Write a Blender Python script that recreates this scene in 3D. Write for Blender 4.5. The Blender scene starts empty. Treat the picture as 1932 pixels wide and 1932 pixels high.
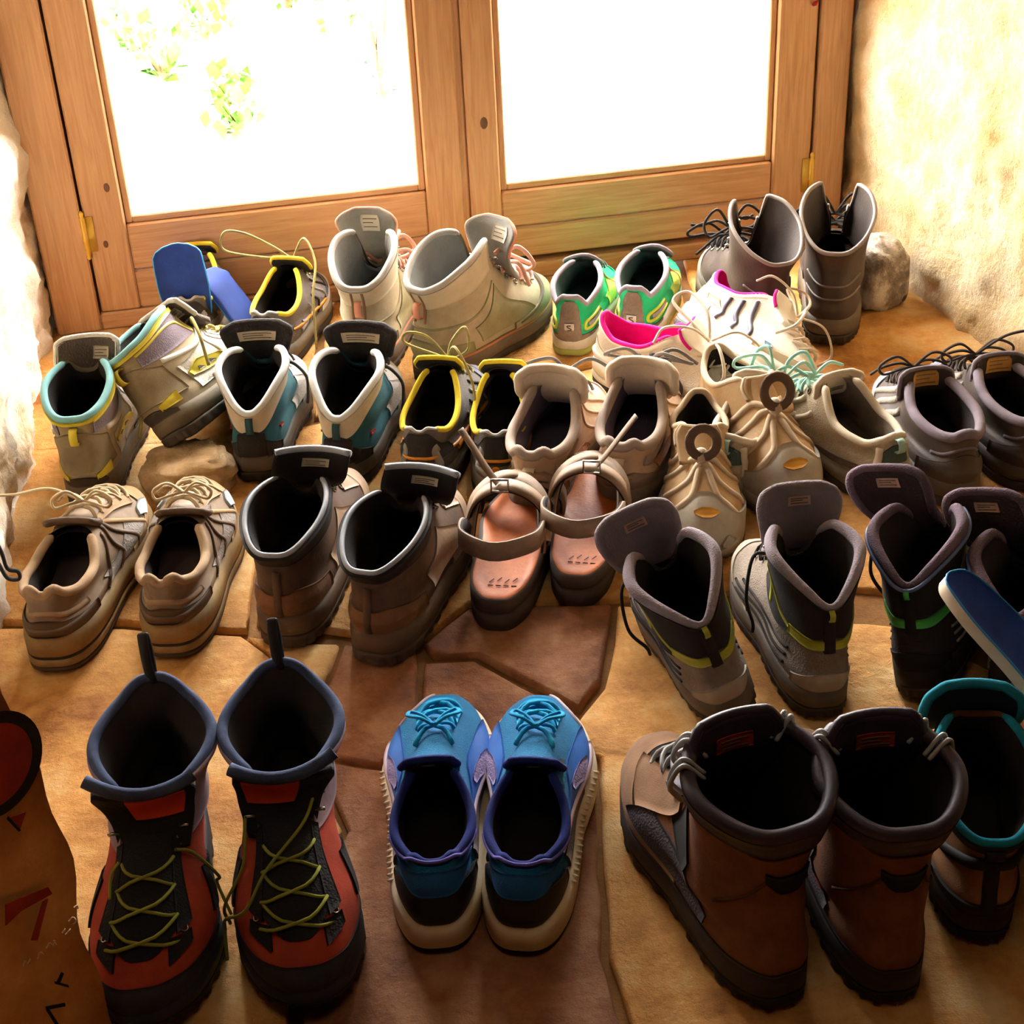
import bpy, math, random
import numpy as np
from mathutils import Vector, Matrix, noise as mn
R = math.radians
random.seed(7)
sc = bpy.context.scene
COL = sc.collection
# ------------------------------------------------------------------ camera
F, TH, ROLL, CH = 3038.0, R(32.5), R(2.93), 1.164
_r0 = np.array([1, 0, 0.]); _u0 = np.array([0, math.sin(TH), math.cos(TH)]); FW = np.array([0, math.cos(TH), -math.sin(TH)])
RT = math.cos(ROLL)*_r0 - math.sin(ROLL)*_u0; UP = math.sin(ROLL)*_r0 + math.cos(ROLL)*_u0
CO = np.array([0, 0, CH])
cd = bpy.data.cameras.new('camera'); cam = bpy.data.objects.new('camera', cd); COL.objects.link(cam)
cd.sensor_fit = 'HORIZONTAL'; cd.sensor_width = 36; cd.lens = 36*F/1932; cd.clip_start = .02; cd.clip_end = 200
cam.matrix_world = Matrix(((RT[0], UP[0], -FW[0], CO[0]), (RT[1], UP[1], -FW[1], CO[1]), (RT[2], UP[2], -FW[2], CO[2]), (0, 0, 0, 1)))
sc.camera = cam
def at(px, py, z=0.):
    d = FW*F + RT*(px-966) + UP*(966-py)
    return CO + d*((z-CH)/d[2])
# ------------------------------------------------------------------ light
vs = sc.view_settings; vs.view_transform = 'Standard'; vs.look = 'None'; vs.gamma = 1; vs.use_curve_mapping = False
vs.exposure = 0.12
w = bpy.data.worlds.new('sky'); sc.world = w; w.use_nodes = True
bg = w.node_tree.nodes['Background']; bg.inputs[0].default_value = (1.0, .97, .93, 1); bg.inputs[1].default_value = 48.0
def lamp(name, kind, energy, color, loc, rot, **k):
    d = bpy.data.lights.new(name, kind); d.energy = energy; d.color = color
    for a, b in k.items(): setattr(d, a, b)
    o = bpy.data.objects.new(name, d); COL.objects.link(o); o.location = loc; o.rotation_euler = rot
    return o
def aim(o, t):
    o.rotation_euler = (Vector(t)-o.location).to_track_quat('-Z', 'Y').to_euler()
sun = lamp('sun', 'SUN', 24.0, (1, .96, .9), (5, 4.95, 6), (0, 0, 0), angle=R(2)); aim(sun, (-.2, 4.2, 0))
WA = np.array([-.713, 2.46, 0]); WB = np.array([.587, 2.674, 0]); WE = (WB-WA)/np.linalg.norm(WB-WA); WN = np.array([-WE[1], WE[0], 0])
def win(s, z, d=0.): return tuple(WA + WE*s + WN*d + np.array([0, 0, z]))
portal = lamp('window_portal', 'AREA', 1.0, (1, 1, 1), win(.66, .54, .12), (0, 0, 0), shape='RECTANGLE', size=1.3, size_y=1.0)
aim(portal, np.array(win(.66, .54, .12))-WN); portal.data.cycles.is_portal = True
room = lamp('added_fill', 'AREA', 3.6, (1, .82, .62), (0, .7, 2.2), (0, 0, 0), shape='DISK', size=.9)  # added fill light out of view, brightens the shaded side of things
# ------------------------------------------------------------------ materials
def lin(h):
    h = h.lstrip('#'); c = [int(h[i:i+2], 16)/255 for i in (0, 2, 4)]
    return tuple(v/12.92 if v <= .04045 else ((v+.055)/1.055)**2.4 for v in c) + (1,)
MATS = {}
def mat(name, col, kind='leather', col2=None, mixs=18, rough=None, bump=None, bs=None, spec=.3, amt=1.0, metal=0):
    if name in MATS: return MATS[name]
    m = bpy.data.materials.new(name); m.use_nodes = True; MATS[name] = m
    nt = m.node_tree; N = nt.nodes; Lk = nt.links; b = N['Principled BSDF']
    K = dict(leather=(.65, .25, 260), suede=(.95, .35, 700), mesh=(.9, .5, 420), rubber=(.7, .15, 160), smooth=(.45, .03, 60), cloth=(.95, .3, 500), dark=(1, .1, 200))[kind]
    rough = K[0] if rough is None else rough; bump = K[1] if bump is None else bump; bs = bs or K[2]
    tc = N.new('ShaderNodeTexCoord')
    n1 = N.new('ShaderNodeTexNoise'); n1.inputs['Scale'].default_value = mixs; n1.inputs['Detail'].default_value = 6; n1.inputs['Roughness'].default_value = .65
    Lk.new(tc.outputs['Object'], n1.inputs['Vector'])
    rp = N.new('ShaderNodeValToRGB'); Lk.new(n1.outputs['Fac'], rp.inputs[0])
    c = lin(col); c2 = lin(col2) if col2 else tuple(v*.72 for v in c[:3])+(1,)
    rp.color_ramp.elements[0].position = .5-.22/amt; rp.color_ramp.elements[1].position = .5+.16/amt
    rp.color_ramp.elements[0].color = c2; rp.color_ramp.elements[1].color = c
    Lk.new(rp.outputs[0], b.inputs['Base Color'])
    b.inputs['Roughness'].default_value = rough; b.inputs['Specular IOR Level'].default_value = spec; b.inputs['Metallic'].default_value = metal
    if kind == 'mesh':
        t = N.new('ShaderNodeTexVoronoi'); t.inputs['Scale'].default_value = bs; o = t.outputs['Distance']
    else:
        t = N.new('ShaderNodeTexNoise'); t.inputs['Scale'].default_value = bs; t.inputs['Detail'].default_value = 3; o = t.outputs['Fac']
    Lk.new(tc.outputs['Object'], t.inputs['Vector'])
    bp = N.new('ShaderNodeBump'); bp.inputs['Strength'].default_value = bump; bp.inputs['Distance'].default_value = .0015
    Lk.new(o, bp.inputs['Height']); Lk.new(bp.outputs[0], b.inputs['Normal'])
    return m
def wood(name, c1, c2):
    m = bpy.data.materials.new(name); m.use_nodes = True; nt = m.node_tree; N = nt.nodes; Lk = nt.links; b = N['Principled BSDF']
    tc = N.new('ShaderNodeTexCoord'); mp = N.new('ShaderNodeMapping'); Lk.new(tc.outputs['Generated'], mp.inputs[0])
    mp.inputs['Scale'].default_value = (3, 3, 3)
    n = N.new('ShaderNodeTexNoise'); n.inputs['Scale'].default_value = 3; n.inputs['Detail'].default_value = 8; n.inputs['Distortion'].default_value = 1.2
    tc2 = N.new('ShaderNodeMapping'); Lk.new(tc.outputs['UV'], tc2.inputs[0]); tc2.inputs['Scale'].default_value = (2.5, 40, 1)
    Lk.new(tc2.outputs[0], n.inputs['Vector'])
    rp = N.new('ShaderNodeValToRGB'); rp.color_ramp.elements[0].color = lin(c2); rp.color_ramp.elements[1].color = lin(c1)
    rp.color_ramp.elements[0].position = .3; rp.color_ramp.elements[1].position = .7
    Lk.new(n.outputs['Fac'], rp.inputs[0]); Lk.new(rp.outputs[0], b.inputs['Base Color']); b.inputs['Roughness'].default_value = .5
    bp = N.new('ShaderNodeBump'); bp.inputs['Strength'].default_value = .15; bp.inputs['Distance'].default_value = .002
    Lk.new(n.outputs['Fac'], bp.inputs['Height']); Lk.new(bp.outputs[0], b.inputs['Normal'])
    return m
def plaster(name, c1, c2, c3, sc1=5, bs=55, bump=.8, rough=.95, pos=(.36, .5, .62)):
    m = bpy.data.materials.new(name); m.use_nodes = True; nt = m.node_tree; N = nt.nodes; Lk = nt.links; b = N['Principled BSDF']
    g = N.new('ShaderNodeNewGeometry')
    n = N.new('ShaderNodeTexNoise'); n.inputs['Scale'].default_value = sc1; n.inputs['Detail'].default_value = 9; n.inputs['Roughness'].default_value = .68
    Lk.new(g.outputs['Position'], n.inputs['Vector'])
    rp = N.new('ShaderNodeValToRGB'); e = rp.color_ramp.elements; e[0].color = lin(c1); e[1].color = lin(c3); x = e.new(pos[1]); x.color = lin(c2)
    e[0].position = pos[0]; e[-1].position = pos[2]
    Lk.new(n.outputs['Fac'], rp.inputs[0]); Lk.new(rp.outputs[0], b.inputs['Base Color']); b.inputs['Roughness'].default_value = rough
    b.inputs['Specular IOR Level'].default_value = .25
    n2 = N.new('ShaderNodeTexNoise'); n2.inputs['Scale'].default_value = bs; n2.inputs['Detail'].default_value = 7; n2.inputs['Roughness'].default_value = .7
    Lk.new(g.outputs['Position'], n2.inputs['Vector'])
    bp = N.new('ShaderNodeBump'); bp.inputs['Strength'].default_value = bump; bp.inputs['Distance'].default_value = .01
    Lk.new(n2.outputs['Fac'], bp.inputs['Height']); Lk.new(bp.outputs[0], b.inputs['Normal'])
    return m
# ------------------------------------------------------------------ mesh helpers
def mk(name, V, Fc, m, parent=None, smooth=True, loc=None):
    me = bpy.data.meshes.new(name); me.from_pydata([tuple(map(float, v)) for v in V], [], [tuple(map(int, f)) for f in Fc]); me.validate(); me.update()
    if smooth: me.polygons.foreach_set('use_smooth', [True]*len(me.polygons))
    if m: me.materials.append(m)
    o = bpy.data.objects.new(name, me); COL.objects.link(o)
    if parent: o.parent = parent
    if loc is not None: o.location = loc
    return o
def gridf(nr, nc, wrap=False, off=0):
    f = []
    for i in range(nr-1):
        for j in range(nc if wrap else nc-1):
            k = (j+1) % nc
            f.append((off+i*nc+j, off+i*nc+k, off+(i+1)*nc+k, off+(i+1)*nc+j))
    return f
def mono(xs, ys, x, flat=False):
    xs = np.asarray(xs, float); ys = np.asarray(ys, float); x = np.clip(np.asarray(x, float), xs[0], xs[-1])
    if len(xs) == 1: return np.full_like(x, ys[0])
    h = np.diff(xs); d = np.diff(ys)/h; m = np.zeros(len(xs))
    for i in range(1, len(xs)-1):
        if d[i-1]*d[i] > 0: m[i] = 2*d[i-1]*d[i]/(d[i-1]+d[i])
    if not flat: m[0] = d[0]; m[-1] = d[-1]
    i = np.clip(np.searchsorted(xs, x)-1, 0, len(xs)-2); t = (x-xs[i])/h[i]
    return ys[i]*(1+2*t)*(1-t)**2 + h[i]*m[i]*t*(1-t)**2 + ys[i+1]*t*t*(3-2*t) + h[i]*m[i+1]*t*t*(t-1)
def crv(pts, n, closed=False):
    p = np.asarray(pts, float); k = len(p)
    if k == 2: return p[0]+(p[1]-p[0])*np.linspace(0, 1, n)[:, None]
    if closed: q = np.vstack([p[-1:], p, p[:2]]); seg = k
    else: q = np.vstack([2*p[0]-p[1], p, 2*p[-1]-p[-2]]); seg = k-1
    t = np.linspace(0, seg, n, endpoint=not closed); i = np.minimum(t.astype(int), seg-1); f = (t-i)[:, None]
    a, b, c, d = q[i], q[i+1], q[i+2], q[i+3]
    return .5*(2*b+(c-a)*f+(2*a-5*b+4*c-d)*f*f+(3*b-a-3*c+d)*f**3)
def tube(P, rad, n=7, closed=False, flat=1.0):
    P = np.asarray(P, float); k = len(P); rad = np.broadcast_to(np.asarray(rad, float), (k,))
    T = np.roll(P, -1, 0)-np.roll(P, 1, 0)
    if not closed: T[0] = P[1]-P[0]; T[-1] = P[-1]-P[-2]
    T /= np.linalg.norm(T, axis=1)[:, None]+1e-12
    u = np.cross(T[0], [0, 0, 1.]);
    if np.linalg.norm(u) < 1e-3: u = np.cross(T[0], [1., 0, 0])
    u /= np.linalg.norm(u); V = []
    a = np.arange(n)*2*math.pi/n
    for i in range(k):
        u = u-T[i]*(u@T[i]); u /= np.linalg.norm(u)+1e-12; v = np.cross(T[i], u)
        V.append(P[i]+rad[i]*(np.cos(a)[:, None]*u+flat*np.sin(a)[:, None]*v))
    V = np.vstack(V); Fc = gridf(k, n, True)
    if closed:
        Fc += [((k-1)*n+j, (k-1)*n+(j+1) % n, (j+1) % n, j) for j in range(n)]
    else:
        Fc += [tuple(range(n)), tuple((k-1)*n+j for j in range(n))]
    return V, Fc
def join(parts):
    V = []; Fc = []; o = 0
    for v, f in parts:
        V.append(np.asarray(v)); Fc += [tuple(x+o for x in q) for q in f]; o += len(v)
    return np.vstack(V), Fc
def boxm(x0, x1, y0, y1, z0, z1, b=.0):
    if not b:
        V = [(x, y, z) for z in (z0, z1) for x, y in ((x0, y0), (x1, y0), (x1, y1), (x0, y1))]
        return V, [(3, 2, 1, 0), (4, 5, 6, 7), (0, 1, 5, 4), (1, 2, 6, 5), (2, 3, 7, 6), (3, 0, 4, 7)]
    V = []; Fc = []
    lv = [(z0, b), (z0+b, 0), (z1-b, 0), (z1, b)]
    for z, i in lv:
        V += [(x0+i+b*.0, y0+i+b, z), (x0+i+b, y0+i, z), (x1-i-b, y0+i, z), (x1-i, y0+i+b, z), (x1-i, y1-i-b, z), (x1-i-b, y1-i, z), (x0+i+b, y1-i, z), (x0+i, y1-i-b, z)]
    Fc = gridf(4, 8, True) + [tuple(range(7, -1, -1)), tuple(range(24, 32))]
    return V, Fc
def empty(name, loc=(0, 0, 0), rot=(0, 0, 0)):
    o = bpy.data.objects.new(name, None); COL.objects.link(o); o.location = loc; o.rotation_euler = rot; o.empty_display_size = .05
    return o
def tag(o, label=None, cat=None, group=None, kind=None):
    if label: o['label'] = label
    if cat: o['category'] = cat
    if group: o['group'] = group
    if kind: o['kind'] = kind
    return o
# ------------------------------------------------------------------ room
M_WL = plaster('plaster_left', '#b08a58', '#e2d3ba', '#f2ece0', 7, 60, .7, pos=(.33, .46, .6))
M_WR = plaster('plaster_right', '#bf9860', '#e0c596', '#efe2c6', 6, 75, .9, pos=(.33, .5, .66))
M_ROOM = plaster('plaster_room', '#7a6448', '#8a7252', '#967e5e', 3, 40, .4)
M_WOOD = wood('wood_pine', '#c4976a', '#ab7a4c'); M_WOOD2 = wood('wood_groove', '#6b3a1c', '#54290f')
M_BRASS = mat('brass', '#e0b850', 'smooth', '#c79a34', rough=.35, metal=.35)
M_FLOOR = plaster('floor_joint', '#6b4a26', '#82592e', '#946a3a', 6, 60, .5)
M_SLAB = plaster('stone_honey', '#96591f', '#d69a4e', '#e8c486', 6.5, 55, .7, .7, pos=(.32, .5, .66))
M_SLABR = plaster('stone_red', '#6e4126', '#96603a', '#b08058', 7, 55, .6, .7)
def fbm(x, y, z, s): return mn.fractal(Vector((x*s, y*s, z*s)), .6, 2.1, 5)
def wall(name, P0, P1, h, m, nx, nz, amp, seed, inward, thick=.25):
    P0 = np.array(P0, float); P1 = np.array(P1, float); e = P1-P0; n = np.array(inward, float)
    V = []
    for j in range(nz):
        for i in range(nx):
            q = P0+e*i/(nx-1); z = h*(j/(nz-1))**1.3-.02
            d = amp*(fbm(q[0]+seed, q[1], z, 3.2)*1.0+.45*fbm(q[0]+seed, q[1], z, 11)+.2*fbm(q[0], q[1]+seed, z, 34))
            V.append((q[0]+n[0]*d, q[1]+n[1]*d, z))
    k = len(V); Fc = gridf(nz, nx)
    b0 = P0-n*thick; b1 = P1-n*thick
    V += [(b0[0], b0[1], -.02), (b1[0], b1[1], -.02), (b1[0], b1[1], h), (b0[0], b0[1], h)]
    Fc += [(k, k+1, k+2, k+3), (0, (nz-1)*nx, k+3, k), (nx-1, k+1, k+2, nz*nx-1)]
    return tag(mk(name, V, Fc, m), kind='structure')
# niche walls run square to the window; the room opens behind the camera
WNi = -WN
L0 = np.array(win(-.035, 0, .02)); L1 = L0+np.array([.125, -1, 0])*1.35
wall('wall_left', L0[:2].tolist()+[0], L1[:2].tolist()+[0], 2.4, M_WL, 90, 120, .022, 3.1, (1, .125, 0))
R0 = np.array(win(1.352, 0, .02)); R1 = np.array([1.02, 1.25, 0])
wall('wall_right', R0.tolist(), R1.tolist(), 2.4, M_WR, 110, 140, .016, 9.7, (-.96, -.28, 0))
for nm, x0, x1, y0, y1 in (('wall_side_left', -2.6, -2.4, -2.2, 1.3), ('wall_side_right', 2.4, 2.6, -2.2, 1.3), ('wall_back', -2.6, 2.6, -2.4, -2.2), ('wall_return_left', -2.4, L1[0]-.2, 1.1, 1.35), ('wall_return_right', 1.25, 2.4, 1.15, 1.35)):
    tag(mk(nm, *boxm(x0, x1, y0, y1, -.02, 2.4), M_ROOM, smooth=False), kind='structure')
tag(mk('ceiling', *boxm(-2.6, 2.6, -2.4, 2.75, 2.4, 2.5), M_ROOM, smooth=False), kind='structure')
# wall over the window and at its sides, seen from the garden
def winbox(s0, s1, d0, d1, z0, z1, b=0.):
    V, Fc = boxm(s0, s1, d0, d1, z0, z1, b)
    return [win(v[0], v[2], v[1]) for v in V], Fc
tag(mk('wall_window', *join([winbox(-2.2, -.03, .03, .25, -.05, 2.45), winbox(1.335, 3.4, .03, .25, -.05, 2.45), winbox(-.03, 1.335, .03, .25, 1.05, 2.45)]), M_WR, smooth=False), kind='structure')
# ---- French window
def uvbox(name, s0, s1, d0, d1, z0, z1, m, parent, b=.003):
    V, Fc = winbox(s0, s1, d0, d1, z0, z1, b)
    o = mk(name, V, Fc, m, parent, smooth=False)
    uv = o.data.uv_layers.new(name='u'); tall = (z1-z0) > (s1-s0); r = random.random()*9
    for lp in o.data.loops:
        v = np.array(o.data.vertices[lp.vertex_index].co); s = (v-WA)@WE; d = (v-WA)@WN; z = v[2]
        uv.data[lp.index].uv = (z+r, s+d*.7) if tall else (s+r, z+d*.7)
    return o
fr = tag(empty('window_1'), 'brown wooden outer frame of the French window', kind='structure')
uvbox('jamb', -.03, .043, -.012, .07, 0, 1.05, M_WOOD, fr); uvbox('jamb', 1.279, 1.334, -.012, .07, 0, 1.05, M_WOOD, fr)
uvbox('sill', .043, 1.279, -.010, .07, 0, .030, M_WOOD, fr); uvbox('head', .043, 1.279, -.012, .07, 1.005, 1.05, M_WOOD, fr)
uvbox('stop', .030, .075, .041, .066, .015, 1.02, M_WOOD, fr); uvbox('stop', 1.247, 1.29, .041, .066, .015, 1.02, M_WOOD, fr); uvbox('stop', .075, 1.247, .041, .066, .015, .075, M_WOOD, fr)
M_GLASS = bpy.data.materials.new('glass'); M_GLASS.use_nodes = True
nt = M_GLASS.node_tree; nt.nodes.clear(); mo = nt.nodes.new('ShaderNodeOutputMaterial'); mx = nt.nodes.new('ShaderNodeMixShader')
tr = nt.nodes.new('ShaderNodeBsdfTransparent'); gl = nt.nodes.new('ShaderNodeBsdfGlossy'); gl.inputs['Roughness'].default_value = .02
mx.inputs[0].default_value = .05; nt.links.new(tr.outputs[0], mx.inputs[1]); nt.links.new(gl.outputs[0], mx.inputs[2]); nt.links.new(mx.outputs[0], mo.inputs[0])
def leaf(name, s0, s1, g0, g1, zb, zr, label):
    d = tag(empty(name), label, kind='structure')
    uvbox('stile', s0, g0-.012, -.006, .04, zb, 1.0, M_WOOD, d); uvbox('stile', g1+.012, s1, -.006, .04, zb, 1.0, M_WOOD, d)
    zm = zb+(zr-.012-zb)*.46
    uvbox('rail', g0-.0115, g1+.0115, -.004, .04, zb, zm-.001, M_WOOD, d); uvbox('rail', g0-.0115, g1+.0115, -.004, .04, zm+.001, zr-.012, M_WOOD, d)
    uvbox('rail', g0-.0115, g1+.0115, -.004, .04, 0.90, 1.0, M_WOOD, d)
    for a in ((g0-.012, g0, zr-.012, 0.9), (g1, g1+.012, zr-.012, 0.9), (g0, g1, zr-.012, zr), (g0, g1, 0.89, 0.9)):
        uvbox('glazing_bead', a[0], a[1], .002, .035, a[2], a[3], M_WOOD, d, .002)
    mk('glass_pane', *winbox(g0-.002, g1+.002, .016, .020, zr-.002, 0.895), M_GLASS, d, smooth=False)
    return d
d1 = leaf('door_1', .047, .668, .123, .593, .030, .190, 'left glazed leaf of the wooden French window')
d2 = leaf('door_2', .679, 1.275, .743, 1.195, .040, .174, 'right glazed leaf of the wooden French window')
uvbox('cover_strip', .655, .6785, .0, .03, .035, 1.0, M_WOOD, d1)
def hinge(s, z, parent, m):
    P = [(0, 0, q) for q in (0, .004, .006, .010, .030, .031, .040, .041, .070, .074, .080, .084)]
    rr = [.001, .0045, .003, .005, .005, .0056, .0056, .005, .005, .003, .0045, .001]
    V, Fc = tube(P, rr, 10); V = [win(s+v[0], z+v[2], -.010+v[1]) for v in V]
    V2, F2 = winbox(s-.016, s+.016, -.0085, -.006, z+.012, z+.072)
    mk('hinge', *join([(V, Fc), (V2, F2)]), m, parent)
hinge(.0445, .128, fr, M_BRASS); hinge(1.277, .09, fr, M_BRASS)
kn = mat('wood_knot', '#6b4a30', 'smooth', rough=.6)
for s, z, a, par in ((.092, .245, .006, d1), (.074, .15, .005, d1), (.708, .285, .008, d2)):
    V = [win(s, z, -.0075)]+[win(s+a*math.cos(t)*.8, z+a*1.3*math.sin(t), -.0063) for t in np.arange(12)*math.pi/6]
    mk('knot', V, [(0, 1+i, 1+(i+1) % 12) for i in range(12)], kn, par)
V, Fc = tube([win(1.262, .425, -.008), win(1.263, .426, -.010), win(1.266, .428, -.012), win(1.269, .430, -.010), win(1.270, .431, -.008)], [.0005, .003, .004, .003, .0005], 8)
bug = mk('ladybird', V, Fc, mat('bug_red', '#a01c24', 'smooth'))
V, Fc = tube([win(1.268, .4295, -.012), win(1.271, .4315, -.009)], [.0022, .0012], 6)
mk('bug_head', V, Fc, mat('bug_black', '#15100f', 'smooth'), bug)
tag(bug, 'tiny red and black ladybird on the right stile of the window', 'insect')
# ---- floor slabs
tag(mk('floor', *boxm(-2.6, 2.6, -2.4, 3.2, -.2, -.009), M_FLOOR, smooth=False), kind='structure')
fl = bpy.data.objects['floor']
def slab(poly, m, z=0., nm='stone_slab', soft=.006):
    P = np.array([at(*p)[:2] if p[1] < 5000 else (p[0], p[1]-10000) for p in poly]); c = P.mean(0); n = len(P)
    Q = []                              # uneven outline
    for i in range(n):
        a, b = P[i], P[(i+1) % n]; k = max(2, int(np.linalg.norm(b-a)/.035))
        for j in range(k):
            q = a+(b-a)*j/k; Q.append((q[0]+.004*fbm(q[0], q[1], 1.7, 14), q[1]+.004*fbm(q[1], q[0], 5.1, 14)))
    Q = np.array(Q); n = len(Q); V = []
    def sc_(d): 
        v = Q-c; l = np.linalg.norm(v, axis=1)[:, None]; return c+v*(1-d/l)
    for d, zz in ((0., -.02), (0., z-.005), (soft*.5, z-.0012), (soft, z)):
        V += [(q[0], q[1], zz) for q in sc_(d)]
    for f_ in (.66, .33):
        for q in (c+(Q-c)*f_): V.append((q[0], q[1], z))
    V.append((c[0], c[1], z)); Fc = gridf(6, n, True)+[(5*n+i, 5*n+(i+1) % n, 6*n) for i in range(n)]
    return mk(nm, V, Fc, m, fl)
def W(x, y): return (x, y+10000)
slab([(-60, 1168), (240, 1172), (470, 1185), (480, 1030), (500, 800), (60, 800)], M_SLAB)
slab([(-60, 1180), (238, 1184), (455, 1196), (600, 1300), (590, 1420), (640, 1560), (560, 1700), W(-.22, .8), W(-.9, .8)], M_SLAB)
slab([(468, 1200), (640, 1215), (606, 1296)], M_SLAB)
slab([(652, 1215), (610, 1310), (600, 1420), (720, 1440), (790, 1340), (785, 1225), (712, 1222)], M_SLABR)
slab([(800, 1215), (880, 1150), (1150, 1140), (1146, 1200), (1132, 1285), (1092, 1335), (900, 1232), (815, 1236)], M_SLABR, .002)
slab([(800, 1245), (893, 1240), (1080, 1345), (1040, 1390), (880, 1400), (798, 1345)], M_SLABR, -.002)
slab([(575, 1710), (655, 1560), (606, 1432), (720, 1452), (800, 1352), (880, 1412), (1050, 1400), (1120, 1420), (1135, 1800), W(.1, .8), W(-.2, .8)], M_SLABR)  # right edge follows a soft shadow; its shade is partly in the red
slab([(1164, 1140), (1158, 1210), (1142, 1295), (1100, 1345), (1062, 1396), (1132, 1425), (1150, 1800), W(.12, .8), W(1.6, .8), (2150, 1400), (1700, 1180)], M_SLAB)
slab([(485, 1170), (500, 1040), (520, 800), W(-.305, 2.095), W(.308, 2.285), W(.388, 1.625), (1160, 1128), (880, 1138), (790, 1210)], M_SLAB)
slab([W(.40, 1.62), W(.325, 2.29), W(.325, 2.63), W(.8, 2.72), W(.95, 2.2), W(1.6, 1.3)], M_SLAB)
slab([W(-.9, 2.06), W(-.32, 2.06), W(-.30, 2.52), W(-.9, 2.5)], M_SLAB, .001)
slab([W(-.29, 2.12), W(.30, 2.30), W(.31, 2.62), W(-.29, 2.53)], M_SLAB)
slab([W(-.9, -.6), W(.9, -.6), W(.9, .78), W(-.9, .78)], M_SLAB)
# stone at the foot of the right wall
def rock(name, c, r, seed, m, rot=0):
    V = []; nr, nc = 22, 30
    for i in range(nr):
        for j in range(nc):
            a = math.pi*i/(nr-1); b = 2*math.pi*j/nc
            d = np.array([math.sin(a)*math.cos(b), math.sin(a)*math.sin(b), math.cos(a)])
            p = np.sign(d)*np.abs(d)**.62
            k = 1+.16*fbm(d[0]+seed, d[1], d[2], 1.6)+.05*fbm(d[0], d[1]+seed, d[2], 6)
            x, y, z = p*np.array(r)*k; cr, sr = math.cos(rot), math.sin(rot)
            V.append((x*cr-y*sr, x*sr+y*cr, z))
    o = mk(name, V, gridf(nr, nc, True), m); o.location = c
    return o
MT = plaster('rock_tan', '#8a6a48', '#b59468', '#cdb088', 10, 60, .5)
rk2 = rock('stone', tuple(at(352, 935)+np.array([.0, .03, .018])), (.060, .055, .030), 8.3, MT, R(20))
tag(rk2, 'smooth beige stone under the tipped olive and grey boot', 'stone')
rk = rock('stone_block', tuple(at(1652, 578)+np.array([0, .02, .050])), (.042, .050, .060), 4.4, plaster('rock_grey', '#5b5048', '#a08f7e', '#ded2c0', 14, 70, .8, pos=(.36, .5, .6)), R(25))
tag(rk, 'rough grey stone with a pale top between dark boots and right wall', 'stone')
# ------------------------------------------------------------------ shoes
NPH = 72
PH = np.arange(NPH)*360/NPH
class Surf:
    def __init__(s, rings, L, bend, side):
        s.r, s.L, s.bend, s.side, s.K = rings, L, bend, side, len(rings)
    def ring(s, k, ph):
        g = s.r[k]; a = np.radians(ph); c = np.cos(a); sn = np.sin(a); u = (1+c)/2
        yb, yf = g['y']; wk = g['w']; w = np.full_like(u, wk) if np.isscalar(wk) else mono([q[0] for q in wk], [q[1] for q in wk], u)
        p = g.get('p', .55); zz = g['z']; aa = np.abs((ph+180) % 360-180)
        z = np.full_like(u, zz) if np.isscalar(zz) else mono([q[0] for q in zz], [q[1] for q in zz], aa, True)
        return np.stack([np.sign(sn)*np.abs(sn)**p*w+g.get('x', 0)*s.side, yb+(yf-yb)*u, z], -1)
    def P(s, ph, r):
        ph, r = np.broadcast_arrays(np.asarray(ph, float), np.asarray(r, float)); sh = ph.shape; ph = ph.ravel(); r = r.ravel()
        A = np.stack([s.ring(k, ph) for k in range(s.K)])
        A = np.concatenate([2*A[:1]-A[1:2], A, 2*A[-1:]-A[-2:-1]])
        i = np.clip(np.floor(r).astype(int), 0, s.K-2); f = (r-i)[:, None]; j = np.arange(len(r))
        a, b, c, d = A[i, j], A[i+1, j], A[i+2, j], A[i+3, j]
        q = .5*(2*b+(c-a)*f+(2*a-5*b+4*c-d)*f*f+(3*b-a-3*c+d)*f**3)
        q[:, 0] -= s.side*s.bend*np.sign(q[:, 1])*(q[:, 1]/s.L)**2
        return q.reshape(sh+(3,))
    def N(s, ph, r):
        ph, r = np.broadcast_arrays(np.asarray(ph, float), np.asarray(r, float)); r1 = np.minimum(r+.03, s.K-1.0); r0 = np.maximum(r-.03, 0)
        n = np.cross(s.P(ph, r1)-s.P(ph, r0), s.P(ph+1, r)-s.P(ph-1, r)); return n/(np.linalg.norm(n, axis=-1, keepdims=True)+1e-12)
    def S(s, ph, r, d): return s.P(ph, r)+s.N(ph, r)*np.asarray(d, float)[..., None] if np.ndim(d) else s.P(ph, r)+s.N(ph, r)*d
def low(L=.285, wb=.050, heel=.036, top=.102, back=.092, side_z=.076, sole=(.026, .024, .034), cy=(.008, .150), cw=.034, toe=.058, **k):
    z0 = [(0, sole[0]), (50, sole[1]), (100, sole[1]), (180, sole[2])]
    up = lambda d, f: [(a, b+d) for a, b in z0] if f is None else f
    wk = lambda s_: [(0, heel*.86*s_), (.15, heel*s_), (.42, heel*.95*s_), (.72, wb*s_), (.9, wb*.88*s_), (1, wb*.62*s_)]
    return [dict(y=(.002, L), w=wk(.97), z=z0), dict(y=(-.003, L-.001), w=wk(1.0), z=up(.015, None)),
            dict(y=(.001, L*.915), w=wk(.93), z=[(0, toe), (35, toe-.003), (90, .053), (180, .060)]),
            dict(y=(.004, L*.72), w=[(0, .028), (.3, .034), (.65, .037), (1, .028)], z=[(0, toe+.026), (40, toe+.018), (90, min(.064, side_z-.008)), (140, .068), (180, .078)]),
            dict(y=cy, w=[(0, cw*.8), (.45, cw), (1, cw*.85)], p=.7, z=k.get('cz') or [(0, top), (35, top-.003), (80, side_z+.003), (110, side_z), (150, back-.008), (180, back)])]
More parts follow.
